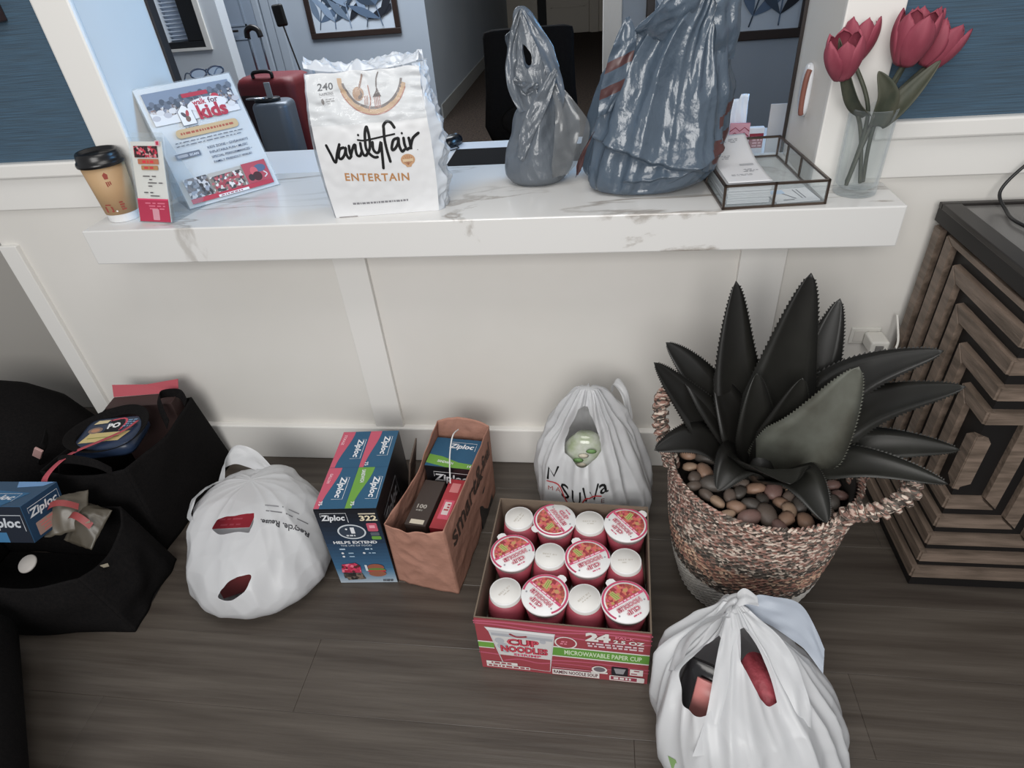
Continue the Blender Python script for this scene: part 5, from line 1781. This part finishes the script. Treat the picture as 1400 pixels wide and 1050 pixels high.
# ================================================================== dark shopping totes on the left
FAB = mat('tote_black', (15, 14, 15), .9, spec=.12, var=(22, 20, 20), scale=(160, 160, 160), bump=.15, bscale=(300, 300, 300))
FABG = mat('tote_inside', (70, 64, 58), .85)


def tote(name, label, base, topz, seed, sag=.015, bulge=.012):
    """open fabric bag; base = four floor corners, topz = four rim corners"""
    o = sum((Vector(q) for q in base), Vector()) / 4
    t = thing(name, label, 'tote bag', o)
    B = [Vector(q) - o for q in base]
    T = [Vector(q) - o for q in topz]
    for k, nm in enumerate(('front_panel', 'right_panel', 'back_panel', 'left_panel')):
        b0, b1, t0, t1 = B[k], B[(k + 1) % 4], T[k], T[(k + 1) % 4]
        n_ = (b1 - b0).cross(Vector((0, 0, 1))).normalized()
        mb = MB()

        def fn(a, b):
            q = b0.lerp(b1, a).lerp(t0.lerp(t1, a), b)
            e = min(1, 5 * a, 5 * (1 - a))
            return q + n_ * (bulge * sin(pi * a) * sin(pi * b * .8) + sag * .5 * noise.noise(Vector((a * 3, b * 3, seed + k))) * e) + Vector((0, 0, -sag * sin(pi * a) * b))
        mb.grid(fn, 24, 24)
        mb.obj(nm, FAB, t, True, solid=.003)
    MB().add([q + Vector((0, 0, .002)) for q in B], [(0, 1, 2, 3)]).obj('base_panel', FAB, t)
    return t, o


t1, o1 = tote('black_tote', 'tall black fabric tote against the wall left of the slumped white bag',
              ((-.26, -.41, .001), (.016, -.41, .001), (.033, -.03, .001), (-.26, -.03, .001)),
              ((-.25, -.385, .285), (.010, -.385, .30), (.024, -.072, .30), (-.245, -.09, .285)), 2)
ln = lambda q, o: Vector(q) - o
mb = MB()
for pts in ([(.014, -.19, .29), (-.01, -.16, .335), (-.03, -.12, .345), (.0, -.085, .325), (.022, -.10, .30)],):
    strip([tuple(ln(q, o1)) for q in pts], .026, [(.3, .5, .8)] * len(pts), 24).obj('handle', FAB, t1, True, solid=.002)
strip([tuple(ln(q, o1)) for q in ((-.03, -.385, .29), (-.06, -.395, .33), (-.15, -.39, .335), (-.19, -.385, .29))], .024, (0, .4, .9), 24).obj('handle', FAB, t1, True, solid=.002)
p = Print(plane_fn((0, 0, 0), (1, 0, 0), (0, 0, 1)))
# contents of the tall tote
pk1 = thing('pink_box', 'dark box with pink open flap at the back of the tall black tote', 'box', (-.20, -.155, .05), radians(8))
MB().box(0, 0, 0, .20, .055, .27).obj('carton', mat('box_dark_brown', (58, 40, 38), .7), pk1, bevel=.002)  # dark brown carton, only the flap is pink
MB().add([(0, .055, .27), (.20, .055, .27), (.204, .075, .305), (.10, .078, .292), (-.003, .078, .30)], [(0, 1, 2, 3, 4)]).obj('lid_flap', mat('flap_pink', (170, 74, 84), .6), pk1, solid=.0015)
pk2 = thing('cracker_pack', 'dark blue and yellow printed pack on top of the tall black tote', 'food pack', (-.105, -.265, .285), radians(10))
sh = []
for z, s_ in ((0, .9), (.012, 1), (.030, 1), (.040, .92), (.043, .8)):
    sh.append([(.085 * s_ * math.copysign(abs(cos(a)) ** .35, cos(a)), .070 * s_ * math.copysign(abs(sin(a)) ** .35, sin(a)), z) for a in [2 * pi * j / 40 for j in range(40)]])
MB().rings(sh).obj('wrapper', mat('pack_blue', (38, 52, 76), .35), pk2, True)
p = Print(plane_fn((0, 0, .0432), (1, 0, 0), (0, 1, 0)), .0005, .0001)
p.poly([(-.064, -.046), (.045, -.046), (.064, -.008), (-.050, -.006)], (196, 178, 124))
p.rect(-.048, -.030, .040, -.026, (140, 140, 80))
p.ell(-.040, .006, .020, .014, (130, 110, 100), 18).ell(-.040, .006, .012, .008, (176, 130, 104), 14)
p.poly([(-.058, .034), (-.020, .036), (-.016, .050), (-.050, .050)], (206, 190, 150))
p.poly([(-.014, -.006), (.026, -.004), (.034, .030), (.020, .050), (-.010, .044)], (22, 24, 30))
p.text('PO', -.010, .008, .034, .024, (226, 226, 226), rot=8, bold=.05)
p.stroke([(-.012, .046), (.022, .052), (.036, .032), (.030, .0)], .006, (190, 76, 92), 4)
p.lines(.030, .066, .012, 4, -.009, .005, (120, 150, 180), 4, .01)
p.build('pack_print', pk2)
rgp = [(.098 * cos(a), .090 * sin(a), .046 + .006 * sin(2 * a)) for a in [2 * pi * j / 36 for j in range(37)]]
lp = strip(rgp, .030, [(cos(2 * pi * j / 36) * .8, sin(2 * pi * j / 36) * .8, .5) for j in range(37)], 72).obj('strap_loop', FAB, None, True, solid=.002)
lp.location, lp.rotation_euler = pk2.location, pk2.rotation_euler
tag(lp, 'black fabric strap loop ringed around the blue and yellow pack', 'strap')
rs_ = strip([(-.165, -.475, .285), (-.175, -.435, .315), (-.140, -.375, .338), (-.085, -.310, .336), (-.050, -.268, .336), (-.040, -.225, .334)], [.026, .026, .024, .018, .014, .010], [(1, 0, .2), (1, -.2, .3), (.8, -.5, .3), (.8, -.5, .3), (.9, -.3, .3), (1, -.1, .2)], 40).obj('red_strap', mat('strap_red', (176, 72, 84), .7), None, True, solid=.0015)
tag(rs_, 'red woven strap lying across the packs in the black totes', 'strap')
for k, (x, y_, z, rz, c, lab) in enumerate(((-.115, -.475, .215, 20, (92, 86, 76), 'crumpled grey beige snack pouch below the red strap'), (-.050, -.485, .185, -15, (78, 72, 62), 'tan snack pouch beside the blue zip bag box in the tote'))):
    s_ = thing('snack_pouch', lab, 'pouch', (x, y_, z), radians(rz))
    g = MB()
    g.grid(lambda a, b: Vector(((a - .5) * .10, (b - .5) * .09 - .02, .04 * sin(pi * a) * sin(pi * b) + .05 * b + .004 * fold_noise(Vector((a * 4, b * 4, k)), k))), 24, 24)
    g.obj('pouch', mat('pouch_%d' % k, c, .35), s_, True, solid=.004)
    MB().grid(lambda a, b: Vector(((a - .5) * .085, -.040 + .016 * b, .04 * sin(pi * (.08 + .84 * a)) * sin(pi * .35) + .034 + .006 * b + .006)), 12, 2).obj('stripe', mat('pouch_stripe', (140, 62, 62), .4), s_, True)

t2, o2 = tote('black_tote', 'low slumped black tote in front at the left edge holding a blue zip bag box',
              ((-.47, -.715, .001), (.085, -.665, .001), (.065, -.44, .001), (-.47, -.44, .001)),
              ((-.46, -.69, .23), (.02, -.655, .20), (.0, -.445, .22), (-.46, -.45, .25)), 5, .03, .03)
b4 = thing('zip_bag_box', 'small blue zip bag box sticking out of the front black tote', 'box', (-.355, -.60, .245), radians(-4))
b4.rotation_euler = (radians(-14), 0, radians(2))
QW, QD, QH = .235, .115, .105
MB().box(0, 0, 0, QW, QD, QH).obj('carton', mat('zip_blue_box', (44, 78, 108), .35), b4, bevel=.001)
p = Print(plane_fn((QW, 0, 0), (0, 1, 0), (0, 0, 1)), .0005, .0001)
p.rect(.001, .001, QD - .001, QH - .001, (34, 62, 90))
ziploc(p, .012, .056, .088, .028, 0)
p.round(.020, .008, .098, .044, .002, (170, 140, 130)).lines(.026, .092, .036, 4, .008, .004, (206, 120, 116), 3, .02)
p.build('end_print', b4)
p = Print(plane_fn((0, 0, QH), (1, 0, 0), (0, 1, 0)), .0005, .0001)
p.poly([(.13, QD - .002), (QW - .004, QD - .002), (QW - .02, QD - .022), (.15, QD - .030)], (120, 160, 206))
p.poly([(.0, .0), (.18, .0), (.21, .06), (.0, .085)], (58, 104, 142))
ziploc(p, .10, .022, .085, .028, 0)
p.build('top_print', b4)
p = Print(plane_fn((0, 0, 0), (1, 0, 0), (0, 0, 1)), .0005, .0001)
p.rect(.001, .001, QW - .001, QH - .001, (28, 34, 46)).rect(.001, .001, .17, .03, (60, 110, 150))
ziploc(p, .118, .036, .10, .036, 0, True, (190, 194, 200))
p.build('front_print', b4)
lid = thing('white_tub_lid', 'small round white lid tucked under the blue zip bag box in the tote', 'lid', (-.135, -.625, .205), 0)
MB().lathe([(0, 0), (.022, 0), (.023, .003), (.021, .006), (0, .007)], 28, M=Matrix.Rotation(radians(24), 4, 'X'), cap=False).obj('lid', mat('lid_cream', (160, 155, 150), .5), lid, True)
for k, (x, y_, z, lab) in enumerate(((.045, -.600, .16, 'small tan tag on the dark front tote near the floor'), (-.03, -.52, .225, 'pale plastic tie sticking out of the tote behind the blue box'))):
    o = MB().prism([(-.012, -.003), (.0, -.007), (.012, -.002), (.004, .005)], 0, .003).obj('tag', mat('tag_tan', (140, 132, 116), .5))
    o.location = (x, y_, z + .02)
    tag(o, lab, 'tag')

bp = thing('black_backpack', 'black backpack slumped on the floor at the far left by the wall', 'bag', (-.66, -.10, .001))
rs = []
for z, rx, ry in ((0, .24, .15), (.03, .27, .18), (.12, .275, .185), (.22, .25, .165), (.29, .20, .12), (.325, .13, .08), (.335, .05, .03)):
    rs.append([(rx * math.copysign(abs(cos(a)) ** .7, cos(a)) - z * .25, ry * math.copysign(abs(sin(a)) ** .7, sin(a)), z) for a in [2 * pi * j / 40 for j in range(40)]])
MB().rings(rs).obj('body', FAB, bp, True)
strip([(.20, -.12, .16), (.27, -.17, .22), (.30, -.15, .26), (.24, -.08, .24)], .03, [(0, .3, 1)] * 4, 24).obj('strap', FAB, bp, True, solid=.003)
MB().box(-.012, -.004, -.02, .012, .004, .02, M=Matrix.Translation((.29, -.175, .245)) @ Matrix.Rotation(radians(40), 4, 'Y')).obj('buckle', mat('buckle_pink', (176, 140, 136), .4), bp, bevel=.002)
db = thing('black_duffel', 'black duffel bag cut by the lower left edge of the view', 'bag', (-.055, -1.03, .001), radians(-47))
rs = []
for x, r in ((-.33, .03), (-.32, .09), (-.28, .115), (.24, .115), (.30, .09), (.315, .03)):
    rs.append([(x, r * 1.25 * cos(a), .117 + r * sin(a)) for a in [2 * pi * j / 32 for j in range(32)]])
MB().rings(rs).obj('body', FAB, db, True)
MB().tube(cr([(.20, -.145, .12), (.26, -.13, .19), (.29, .0, .215), (.26, .13, .19), (.20, .145, .12)], 30), .007, 8).obj('handle', mat('trim_tan', (140, 132, 112), .6), db, True)

# ================================================================== woven basket with stones and agave
BX, BY = 1.615, -.385
bk = thing('woven_basket', 'round woven seagrass basket planter with two rope handles', 'basket', (BX, BY, .0005))
ROPES = [speckle('weave_a', [(206, 190, 176), (150, 112, 100), (104, 96, 88), (74, 66, 60), (176, 150, 138), (120, 92, 82)], (105, 105, 290), .8),
         speckle('weave_b', [(96, 88, 80), (70, 64, 58), (140, 112, 100), (190, 176, 162), (84, 76, 70), (60, 54, 50)], (105, 105, 290), .8),
         speckle('weave_c', [(168, 124, 108), (140, 100, 88), (206, 176, 150), (110, 90, 80), (184, 144, 122), (90, 78, 70)], (105, 105, 290), .8)]
WROPE = mat('weave_white', (206, 202, 196), .8, var=(180, 174, 168), scale=(60, 60, 60))


def brad(z):
    return cr([(.150,), (.168,), (.180,), (.189,), (.195,), (.199,)], 40)[int(min(1, max(0, z / .375)) * 40)][0]


rows = {0: MB(), 1: MB(), 2: MB(), 3: MB()}
pitch = .0092
nrow = int(.375 / pitch)
for k in range(nrow):
    z = .005 + k * pitch
    R0 = brad(z)
    kind = 3 if z < .115 else (1 if z < .150 else (2 if z < .215 else (1 if z < .245 else 0)))
    rope = rows[kind]
    n = 150
    turns = 62
    for s_ in (0, pi):
        rs = []
        for i in range(n):
            a = 2 * pi * i / n
            ph = a * turns / 2 + s_ + k * .9
            r, zz = R0 + .0026 * cos(ph), z + .0026 * sin(ph)
            rs.append([((r + .0030 * cos(b)) * cos(a), (r + .0030 * cos(b)) * sin(a), zz + .0030 * sin(b)) for b in (0, pi / 2, pi, 3 * pi / 2)])
        rs.append(rs[0])
        rope.rings(rs, True, False, False)
for k, nm in ((3, 'white_band'), (1, 'dark_band'), (2, 'brown_band'), (0, 'upper_weave')):
    o = rows[k].obj(nm, [ROPES[0], ROPES[1], ROPES[2], WROPE][k], bk, True)
    o['kind'] = 'stuff'
MB().lathe([(0, .002), (.147, .002), (.190, .368), (.186, .368), (.143, .006), (0, .006)], 48, cap=False).obj('lining', mat('lining_dark', (40, 36, 33), .9), bk, True)
br = MB()
n = 200
for s_ in (0, 2 * pi / 3, 4 * pi / 3):
    rs = []
    for i in range(n):
        a = 2 * pi * i / n
        ph = a * 38 + s_
        r, zz = .198 + .0048 * cos(ph), .376 + .0048 * sin(ph)
        rs.append([((r + .0042 * cos(b)) * cos(a), (r + .0042 * cos(b)) * sin(a), zz + .0042 * sin(b)) for b in (0, pi / 2, pi, 3 * pi / 2)])
    rs.append(rs[0])
    br.rings(rs, True, False, False)
br.obj('rim_braid', ROPES[0], bk, True)


def rope_handle(pts):
    core = cr(pts, 60)
    MB().tube(core, .0125, 8).obj('handle', ROPES[1], bk, True)
    wr = []
    fr_ = []
    N_ = 420
    big = cr(pts, N_)
    prev = Vector((0, 0, 1))
    for i in range(N_ + 1):
        t_ = (Vector(big[min(i + 1, N_)]) - Vector(big[max(i - 1, 0)])).normalized()
        prev = (prev - t_ * prev.dot(t_)).normalized()
        b_ = t_.cross(prev)
        ph = i / N_ * 2 * pi * 21
        wr.append(Vector(big[i]) + (prev * cos(ph) + b_ * sin(ph)) * .0135)
    MB().tube(wr, .0072, 5).obj('handle_wrap', WROPE if False else ROPES[0], [c for c in children(bk) if c.name.startswith('handle')][-1], True)


def ang(a, r, z):
    return (r * cos(radians(a)), r * sin(radians(a)), z)


rope_handle([ang(-52, .193, .34), ang(-48, .205, .385), ang(-42, .245, .405), ang(-27, .278, .425), ang(-14, .255, .425), ang(-8, .212, .40), ang(-6, .195, .345)])
rope_handle([ang(128, .193, .34), ang(133, .205, .39), ang(138, .225, .44), ang(152, .238, .475), ang(166, .228, .44), ang(171, .208, .39), ang(174, .193, .34)])

# stones on top of the planter
PEB = [mat('pebble_%d' % i, c, .5, var=v, scale=(30, 30, 30)) for i, (c, v) in enumerate((
    ((112, 98, 88), (88, 78, 72)), ((168, 136, 112), (140, 110, 96)), ((140, 108, 100), (112, 90, 84)), ((92, 86, 80), (74, 68, 64)), ((190, 164, 138), (160, 130, 112)), ((128, 112, 102), (104, 92, 84))))]
pm_ = []
for k in range(6):
    mb = MB()
    rs = []
    for i in range(7):
        th = pi * (i + .5) / 7
        rs.append([tuple(Vector((sin(th) * cos(a) * 1.25, sin(th) * sin(a) * .9, cos(th) * .68)) * (1 + .18 * noise.noise(Vector((sin(th) * cos(a) + k * 5, sin(th) * sin(a), cos(th)))))) for a in [2 * pi * j / 10 for j in range(10)]])
    mb.rings(rs[::-1])
    me = mb.mesh('pebble', PEB[k], True)
    pm_.append(me)
MB().lathe([(0, .30), (.183, .30), (.183, .318), (0, .322)], 40, cap=False).obj('soil', mat('soil', (34, 29, 26), .95, bump=.5, bscale=(80, 80, 80)), bk, True)
rnd = random.Random(11)
spots = []
tries = 0
while len(spots) < 118 and tries < 9000:
    tries += 1
    r, a = .176 * sqrt(rnd.random()), rnd.random() * 2 * pi
    s_ = .0145 + .011 * rnd.random()
    x, y_ = r * cos(a), r * sin(a)
    if r > .176 - s_ * .8 or r < .045:
        continue
    if all((x - q[0]) ** 2 + (y_ - q[1]) ** 2 > (.80 * (s_ + q[2])) ** 2 for q in spots):
        spots.append((x, y_, s_))
PCOL = ('brown grey', 'tan', 'reddish brown', 'dark grey', 'pale cream', 'taupe')
for i, (x, y_, s_) in enumerate(spots):
    kind_ = rnd.randrange(6)
    o = bpy.data.objects.new('pebble', pm_[kind_])
    C.objects.link(o)
    o.location = (BX + x, BY + y_, .322 + s_ * .62 + .004 * rnd.random() + .015 * (x * x + y_ * y_) / .03)
    o.scale = (s_, s_, s_)
    o.rotation_euler = (rnd.uniform(-.35, .35), rnd.uniform(-.35, .35), rnd.random() * 6.3)
    deg_ = math.degrees(math.atan2(y_, x)) % 360
    where = ('right', 'back right', 'back', 'back left', 'left', 'front left', 'front', 'front right')[int(((deg_ + 22.5) % 360) / 45)]
    tag(o, '%s %s pebble in the woven basket, %s side, %s' % ('large' if s_ > .020 else 'small', PCOL[kind_], where, 'by the rim' if x * x + y_ * y_ > .0169 else 'nearer the stem'),
        'pebble', 'river pebbles in the basket')

ag = thing('agave_plant', 'dark potted agave with pointed saw edged leaves in the woven basket', 'plant', (BX, BY + .015, .325))
AG = mat('agave_leaf', (27, 26, 24), .40, spec=.40, var=(44, 44, 40), scale=(6, 6, 3), lo=.4, hi=.75)


AG_LIT = mat('agave_leaf_lit', (104, 106, 98), .42, spec=.4, var=(70, 68, 60), scale=(14, 14, 9), lo=.3, hi=.7)  # same leaf, with the light it catches painted into the colour


def agave_leaf(root, mid, tip, w, face, cup=.35, seed=1, pale=False):
    o = Vector(ag.location)
    P = cr([tuple(Vector(q) - o) for q in (root, mid, tip)], 26)
    rows = []
    for i, q in enumerate(P):
        s_ = i / 26
        ww = w * 1.22 * (.52 + .48 * sin(min(1, s_ / .42) * pi / 2)) if s_ < .42 else w * 1.22 * max(0, (1 - s_) / .58) ** .82
        ww = max(ww, .0006)
        t_ = (Vector(P[min(i + 1, 26)]) - Vector(P[max(i - 1, 0)])).normalized()
        f_ = Vector(face)
        f_ = (f_ - t_ * f_.dot(t_)).normalized()
        ac = t_.cross(f_)
        th = .012 * (1 - s_) + .0012
        ring = []
        for e in (-1, -.55, 0, .55, 1):
            ring.append(Vector(q) + ac * ww * e + f_ * (cup * ww * e * e))
        for e in (.55, 0, -.55):
            ring.append(Vector(q) + ac * ww * e + f_ * (cup * ww * e * e - th * (1.2 - .4 * abs(e))))
        rows.append(ring)
    mb = MB()
    mb.rings(rows)
    n0 = len(rows)
    for i in range(3, 25):     # saw teeth on both edges
        for j, sg_ in ((0, -1), (4, 1)):
            for h in (0, .5):
                a_, b_ = rows[i][j].lerp(rows[i + 1][j], h), rows[i][j].lerp(rows[i + 1][j], h + .4)
                c_ = rows[i][2].lerp(rows[i + 1][2], h)
                out = (a_ - c_).normalized()
                mb.add([a_, b_, b_ + out * .0038], [(0, 1, 2)])
    return mb.obj('leaf', AG_LIT if seed == 9 else AG, ag, True)


cx, cy, cz = BX, BY + .015, .335
for k, (tip, mid, w, face, cup) in enumerate((
        ((1.530, -.26, .760), (1.548, -.30, .55), .050, (.3, -1, .25), .25),
        ((1.658, -.30, .795), (1.640, -.315, .56), .062, (.0, -1, .2), .25),
        ((1.752, -.23, .700), (1.715, -.28, .53), .048, (-.3, -1, .3), .25),
        ((1.398, -.28, .625), (1.475, -.31, .535), .040, (.5, -.8, .6), .35),
        ((1.368, -.35, .620), (1.455, -.345, .50), .038, (.3, -.9, .8), .35),
        ((1.372, -.44, .455), (1.470, -.40, .445), .042, (.2, -.3, 1), .3),
        ((1.900, -.38, .668), (1.760, -.34, .555), .044, (-.2, -.7, .9), .35),
        ((1.925, -.44, .628), (1.790, -.37, .510), .044, (-.2, -.7, .9), .35),
        ((1.955, -.455, .485), (1.80, -.42, .455), .040, (0, -.4, 1), .35),
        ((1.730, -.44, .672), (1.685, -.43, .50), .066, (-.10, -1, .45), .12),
        ((1.600, -.595, .520), (1.600, -.49, .455), .066, (0, -.25, 1), .2),
        ((1.575, -.36, .60), (1.582, -.375, .49), .040, (.3, -1, .3), .3),
        ((1.905, -.535, .470), (1.775, -.465, .445), .036, (0, -.3, 1), .4),
        ((1.835, -.30, .57), (1.74, -.33, .49), .044, (-.3, -.6, 1), .3),
        ((1.505, -.30, .56), (1.545, -.34, .47), .046, (.5, -.8, .5), .3),
        ((1.655, -.39, .61), (1.640, -.39, .50), .040, (0, -1, .3), .3),
        ((1.700, -.565, .385), (1.665, -.48, .41), .044, (0, -.2, 1), .3),
        ((1.500, -.50, .40), (1.545, -.44, .42), .044, (.1, -.2, 1), .3))):
    d = (Vector(mid) - Vector((cx, cy, cz))).normalized()
    root = Vector((cx, cy, cz)) + Vector((d.x, d.y, 0)) * .028
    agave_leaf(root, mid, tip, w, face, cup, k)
MB().lathe([(0, -.02), (.034, -.02), (.040, .02), (.026, .06), (0, .07)], 20, cap=False).obj('stem', AG, ag, True)

# ================================================================== chevron cabinet, outlet and cords at the right
CBX, CBY, CBH, CBW, CBD = 2.0, -.42, .82, .84, .405
cb = thing('chevron_cabinet', 'dark side cabinet with raised concentric brown wood bars', 'cabinet', (CBX, CBY, .0005))
CBK = mat('cabinet_black', (20, 18, 18), .5, spec=.4)
BAR = mat('cabinet_bar', (126, 110, 98), .45, spec=.45, var=(92, 80, 70), scale=(60, 9, 60), bump=.2, bscale=(140, 20, 140))
BARX = mat('cabinet_bar_front', (126, 110, 98), .45, spec=.45, var=(92, 80, 70), scale=(9, 60, 60), bump=.2, bscale=(20, 140, 140))
MB().box(.012, .012, .0, CBW - .012, CBD, CBH - .02).obj('carcass', CBK, cb)
# top: frame with a sunken grey glass panel
fw = .032
MB().box(-.004, -.004, CBH - .042, CBW + .004, CBD, CBH - .012).obj('top_board', CBK, cb)
for a in ((-.006, -.006, CBW + .006, fw), (-.006, CBD - fw * .5, CBW + .006, CBD), (-.006, fw, fw, CBD - fw * .5), (CBW - fw, fw, CBW + .006, CBD - fw * .5)):
    MB().box(a[0], a[1], CBH - .012, a[2], a[3], CBH).obj('top_rail', mat('cabinet_rail', (34, 30, 28), .4, spec=.5), cb, bevel=.002)
MB().box(fw, fw, CBH - .012, CBW - fw, CBD - fw * .5, CBH - .006).obj('top_panel', mat('cabinet_top', (104, 102, 100), .25, spec=.5), cb)
MB().box(.02, .02, .0, CBW - .02, CBD - .02, .012).obj('plinth', CBK, cb)
ZC = .4165
P_ = .0596
HB = .0150


def bar(poly, face, name='bar'):
    """poly in face coordinates (s along, z up) -> raised mitred bar"""
    mb = MB()
    n = len(poly)
    cx_, cy_ = sum(q[0] for q in poly) / n, sum(q[1] for q in poly) / n
    D = .014
    lo_, hi_ = [], []
    for s_, z in poly:
        ins = .0035
        l = sqrt((s_ - cx_) ** 2 + (z - cy_) ** 2) or 1
        s2, z2 = s_ + (cx_ - s_) / l * ins, z + (cy_ - z) / l * ins
        if face == 'front':
            lo_.append((s_, .012, z)), hi_.append((s2, .012 - D, z2))
        else:
            lo_.append((.012, s_, z)), hi_.append((.012 - D, s2, z2))
    mb.add(lo_ + hi_, [tuple(range(n)), tuple(range(n, 2 * n))] + [(i, (i + 1) % n, n + (i + 1) % n, n + i) for i in range(n)])
    return mb.obj(name, BARX if face == 'front' else BAR, cb, fix=True)


top_lim, bot_lim = CBH - .050, .040


def clipz(z):
    return min(top_lim, max(bot_lim, z))


for face, wide in (('side', CBD), ('front', CBW)):
    half = wide if face == 'side' else wide / 2
    for mirror in ((0,) if face == 'side' else (0, 1)):
        for k in range(1, 8):
            hz = .1185 + (k - 1) * P_
            s0 = hz - .0315 - HB
            o_, i_ = hz + HB, hz - HB
            so, si = s0 + 2 * HB, s0
            g = lambda s_: (s_ if s_ else -.001) if not mirror else wide - (s_ if s_ else -.001)
            if so <= half + .012:
                so = min(so, half)
                zt_o, zt_i, zb_o, zb_i = min(ZC + o_, top_lim), min(ZC + i_, top_lim), max(ZC - o_, bot_lim), max(ZC - i_, bot_lim)
                bar([(g(so), zb_o), (g(so), zt_o), (g(si), zt_i), (g(si), zb_i)], face)
                if zt_o - zt_i > .006:
                    bar([(g(.0), zt_i), (g(si), zt_i), (g(so), zt_o), (g(.0), zt_o)], face)
                if zb_i - zb_o > .006:
                    bar([(g(.0), zb_o), (g(so), zb_o), (g(si), zb_i), (g(.0), zb_i)], face)
            else:
                for za, zb in ((ZC + i_, ZC + o_), (ZC - o_, ZC - i_)):
                    if za > bot_lim - .004 and zb < top_lim + .004:
                        bar([(g(0), za), (g(half), za), (g(half), zb), (g(0), zb)], face)
        bar([(g(0.0), ZC - .075), (g(.030), ZC - .060), (g(.030), ZC + .060), (g(0.0), ZC + .075)], face)
ob = thing('black_lamp_base', 'black wedge shaped base standing on the chevron cabinet', 'lamp', (2.32, -.20, .8148))
MB().prism([(-.16, -.08), (.12, -.10), (.12, .10), (-.08, .12)], 0, .03).obj('base', BLACKP, ob, bevel=.004)
MB().tube([(.02, .01, .03), (.02, .01, .30)], .012, 12).obj('pole', BLACKP, ob)
cord = MB().tube(cr([(2.17, -.16, .8215), (2.13, -.18, .8205), (2.105, -.205, .8215), (2.085, -.14, .8215), (2.095, -.08, .8215), (2.10, -.03, .845), (2.135, -.025, .90), (2.19, -.03, .95), (2.25, -.028, .955)], 60), .0035, 7).obj('power_cord', BLACKP, None, True)
tag(cord, 'black power cord trailing over the top of the chevron cabinet', 'cord')

ol = thing('wall_outlet', 'white wall outlet on the panel behind the agave near the cabinet', 'outlet', (1.935, .0095, .462))
OW = mat('outlet_white', (216, 214, 208), .35)
MB().box(-.038, -.006, -.024, .034, 0, .024).obj('plate', OW, ol, bevel=.003)
for s_ in (-.018, .014):
    MB().box(s_ - .012, -.008, -.016, s_ + .012, -.006, .016).obj('socket', mat('socket_white', (205, 202, 196), .4), ol, bevel=.002)
ad = thing('plug_adapter', 'white plug adapter sticking out of the wall outlet', 'adapter', (1.950, .001, .462))
MB().box(-.022, -.055, -.020, .022, 0, .016).obj('body', OW, ad, bevel=.006, seg=3)
MB().box(-.012, -.059, -.012, .006, -.055, .006).obj('port', mat('port_grey', (120, 118, 116), .5), ad)
MB().tube(cr([(.014, -.055, -.006), (.022, -.075, .004), (.034, -.06, .02), (.038, -.03, .045), (.036, -.012, .07)], 20), .003, 6).obj('cable', OW, ad, True)
